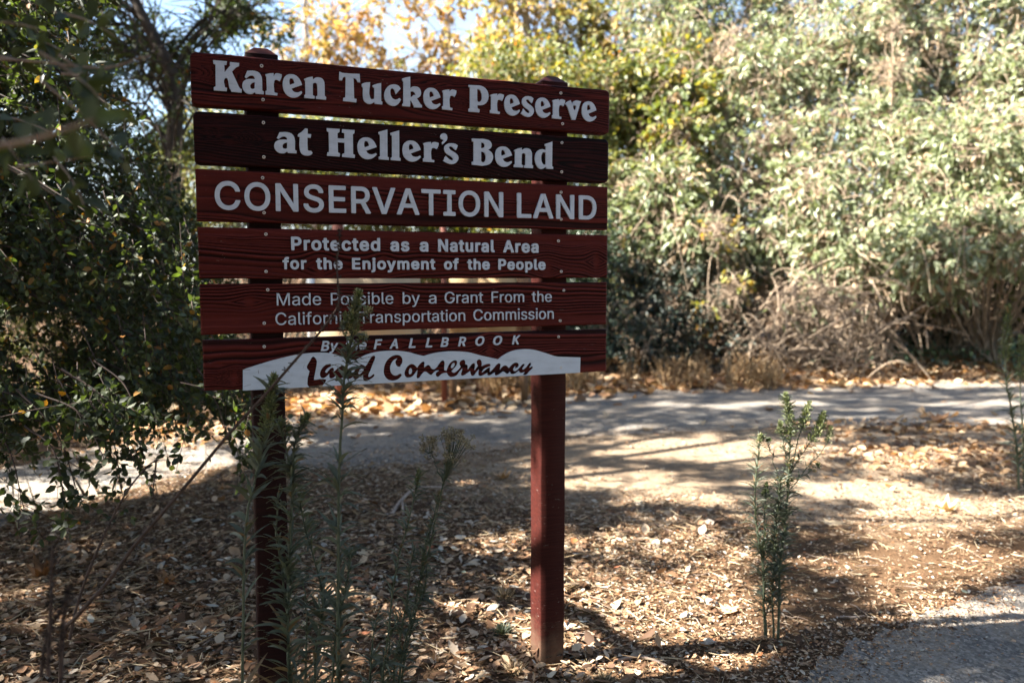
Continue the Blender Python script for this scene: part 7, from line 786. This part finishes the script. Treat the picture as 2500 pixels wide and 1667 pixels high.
# the blurred bough close to the lens at the upper left
n = 14; x = rng.uniform(-60, 170, n); y = rng.uniform(-60, 420, n); P = W(x, y, rng.uniform(1.0, 1.5, n)); D = unit(np.array([.9, .1, -.2]) + rdir(n) * .6)
p2, l2 = oak_sprays(P, D, rng.uniform(.07, .14, n), 9, .034, (.2, .85)); ctw = [tubes(p2, np.linspace(.0018, .0008, 6), 4)]
c = curve([W(-120, 140, 1.2), W(60, 148, 1.2), W(250, 166, 1.2), W(340, 142, 1.2), W(368, 138, 1.2)], 20); ctw.append(tubes(c, np.linspace(.0022, .0009, 20), 5))
c2 = curve([W(-60, 362, .72), W(60, 345, .70), W(150, 318, .68), W(235, 292, .66)], 14); ctw.append(tubes(c2, np.linspace(.0026, .0013, 14), 6))
Pn = np.array([W(120, 320, .68), W(150, 330, .67), W(205, 300, .66), W(222, 290, .66), W(190, 310, .67), W(60, 345, .7)]); Dn = unit(np.array([[-.1, .2, .9], [.5, .2, -.4], [.2, .1, .8], [.9, .1, .2], [-.2, 0, -1], [-.1, .3, .9]]))
l2 += leaves(Pn, Dn, unit(np.array([[0, -1, .3]] * 6)), np.array([.026, .03, .026, .028, .026, .024]), .017, .1, .2, np.array([.5, .9, .7, .93, .85, .6]), False)
cb = make('near_bough', l2, M['oak'], oak); cb['label'] = 'out of focus bough close to the viewer at upper left'; make('near_twigs', ctw, M['debris'], oak, True)

# spreading crown overhead: throws the dappled shade over the path and the dirt
gx, gy = np.meshgrid(np.arange(-4.2, 8.5, .21), np.arange(-2.6, 10.6, .21)); P = np.stack([gx.ravel(), gy.ravel(), 0 * gx.ravel()], -1) + np.append(rng.uniform(-.1, .1, (gx.size, 2)), np.zeros((gx.size, 1)), 1)
px, py, d_ = PX(P); vis = ((d_ > .6) & (px > -350) & (px < 2900) & (py > 905)) | ((P[:, 1] < 2.2) & (P[:, 0] < 3.2))  # clumps above the viewpoint are unseen, added to cut bounced light on the sign
P, px, py = P[vis], px[vis], py[vis]
lit = np.where(d_[vis] > .6, ell(px, py, LIT), 0); fl = noise2(P[:, 0] * 2.4 + 3, P[:, 1] * 2.4, 31)
sh = (lit < .42 + .25 * (fl - .5)) & (fl < np.where((py > 1240) & (px > 560), .66, .80))
sh |= (px < 700) & (py > 1300) & (fl < .93); sh &= rng.random(len(P)) > .5 * (P[:, 1] < 1.3)
P = P[sh]; n = len(P)
hh = np.maximum(3.1, .36 * P[:, 1] + 1.9) + rng.uniform(0, 2.6, n) ; Cc = P + SV * (hh / SV[2])[:, None]
for _ in range(12):
    qx, qy, qd = PX(Cc); bad = (qd > .2) & (qx > -160) & (qx < 2660) & (qy > -160) & (qy < 1800)
    hh = np.where(bad, hh + .5, hh); Cc = P + SV * (hh / SV[2])[:, None]
Cc = Cc[~bad]; n = len(Cc)
tq_ = [W(x_, y_, d_2) for x_, y_, d_2 in zip(rng.uniform(-60, 260, 70), rng.uniform(-60, 420, 70), rng.uniform(.6, 1.5, 70))] + [W(x_, y_, d_2) for x_, y_, d_2 in zip(rng.uniform(60, 560, 130), rng.uniform(980, 1660, 130), rng.uniform(1.3, 1.95, 130))] + [W(x_, y_, d_2) for x_, y_, d_2 in zip(rng.uniform(540, 1160, 190), rng.uniform(700, 1660, 190), rng.uniform(1.9, 2.4, 190))]
tq_ = np.array(tq_); tq_ = tq_ + SV * rng.uniform(1.6, 3.6, (len(tq_), 1)); qx, qy, qd = PX(tq_); out_ = ~((qd > .1) & (qx > -220) & (qy > -220) & (qy < 1750)) & (lit_below(tq_) < .3)
Cc = np.concatenate([Cc, tq_[out_]]); n = len(Cc); lv = []; k = 92
rwp = W(rng.uniform(1850, 2030, 14), rng.uniform(960, 1480, 14), np.full(14, 2.92))       # the lone weed at right stands in sun
dv_ = Cc[:, None] - rwp[None]; al_ = (dv_ @ SV); ds_ = np.linalg.norm(dv_ - al_[..., None] * SV, axis=-1).min(1); Cc = Cc[(ds_ > .2) | (rng.random(n) < .3)]; n = len(Cc)
B = np.repeat(Cc, k, 0) + rdir(n * k) * (.17 * rng.random((n * k, 1)) ** .5); lv += leaves(B, rdir(n * k), rdir(n * k, .4), rng.uniform(.045, .075, n * k), .042, .1, .2)
make('crown', lv, M['oak'], oak)
# limbs and twigs of the crown
nl = 16; order = np.argsort(np.arctan2(Cc[:, 1] - 3.7, Cc[:, 0] + 5.9) + .02 * rng.normal(size=n)); limbs_ = []
for gidx in np.array_split(order, nl):
    m_ = Cc[gidx]; far_ = m_[np.argmax(np.linalg.norm(m_[:, :2] - [-5.9, 3.7], axis=1))]; c0 = m_.mean(0)
    pth = curve([tb[3], (tb[3] + c0) / 2 + [0, 0, .5], c0 + [0, 0, .25], far_], 18); pth[4:] += np.cumsum(rdir(14) * .07, 0)
    qx, qy, qd = PX(pth); 
    if ((qd > .2) & (qx > -60) & (qx < 2560) & (qy > -60) & (qy < 1700)).any(): pth[:, 2] += 1.2
    wood.append(tubes(pth, np.linspace(.055, .006, 18), 7)); limbs_.append(pth)
LP = np.concatenate(limbs_); q_ = []
for c_ in Cc[::3]:
    i = int(np.argmin(np.linalg.norm(LP - c_, axis=1))); q_.append(np.linspace(LP[i], c_, 4) + np.array([[0, 0, 0], rdir(1)[0] * .1, rdir(1)[0] * .06, [0, 0, 0]]))
q_ = np.array(q_); qx, qy, qd = PX(q_); litq = (lit_below(q_.reshape(-1, 3)).reshape(-1, 4)[:, 1:3] > .35).any(1); hid = ~litq & ~(((qd > .1) & (qx > -40) & (qx < 2540) & (qy > -40) & (qy < 1700)).any(1)); wood.append(tubes(q_[hid], np.linspace(.008, .003, 4), 4))
make('trunk', wood, M['bark'], oak, True)
# ---------------------------------------------------------------- unseen oaks added behind the viewpoint to keep open sky off the sign face
for k_, (bx_, by_, bl) in enumerate([(-3.2, -5.2, 'unseen oak added behind the viewpoint on the left to block sky'), (3.6, -4.6, 'unseen oak added behind the viewpoint on the right to block sky'), (9.0, -1.5, 'unseen oak added far to the right of the path to block sky')]):
    r = thing('sky_block_oak', bl, 'tree', (bx_, by_, 0), 'unseen oaks added to block sky light'); lv = []; tp = curve([(bx_, by_, -.05), (bx_ + .1, by_, 1.8), (bx_, by_ + .2, 3.6)], 8); wd_ = [tubes(tp, np.linspace(.28, .18, 8), 10)]
    for _ in range(70):
        o = rdir(1, .1)[0]; p = np.array([bx_, by_ + (.6 if k_ < 2 else 0), 4.4]) + o * np.array([3.4, 3.0, 3.4]) * rng.uniform(.45, 1.)
        if p[2] < 1.0: continue
        qx, qy, qd = PX(p[None]); 
        if qd[0] > -1.2 and k_ < 2 and p[2] < 3.4: continue
        if qd[0] > .2 and -600 < qx[0] < 3100 and -700 < qy[0]: continue
        if k_ == 2 and qd[0] > .2 and qx[0] < 3600: continue
        a, b = blob_leaves(p, rng.uniform(.75, 1.1), 420, .13, .075, -.2, (0, 1), .3); lv += a
        wd_.append(tubes(curve([tp[6], (tp[7] + p) / 2 + [0, 0, .3], p], 7), np.linspace(.07, .015, 7), 5))
    make('trunk', wd_, M['bark'], r, True); make('crown', lv, M['oak'], r)
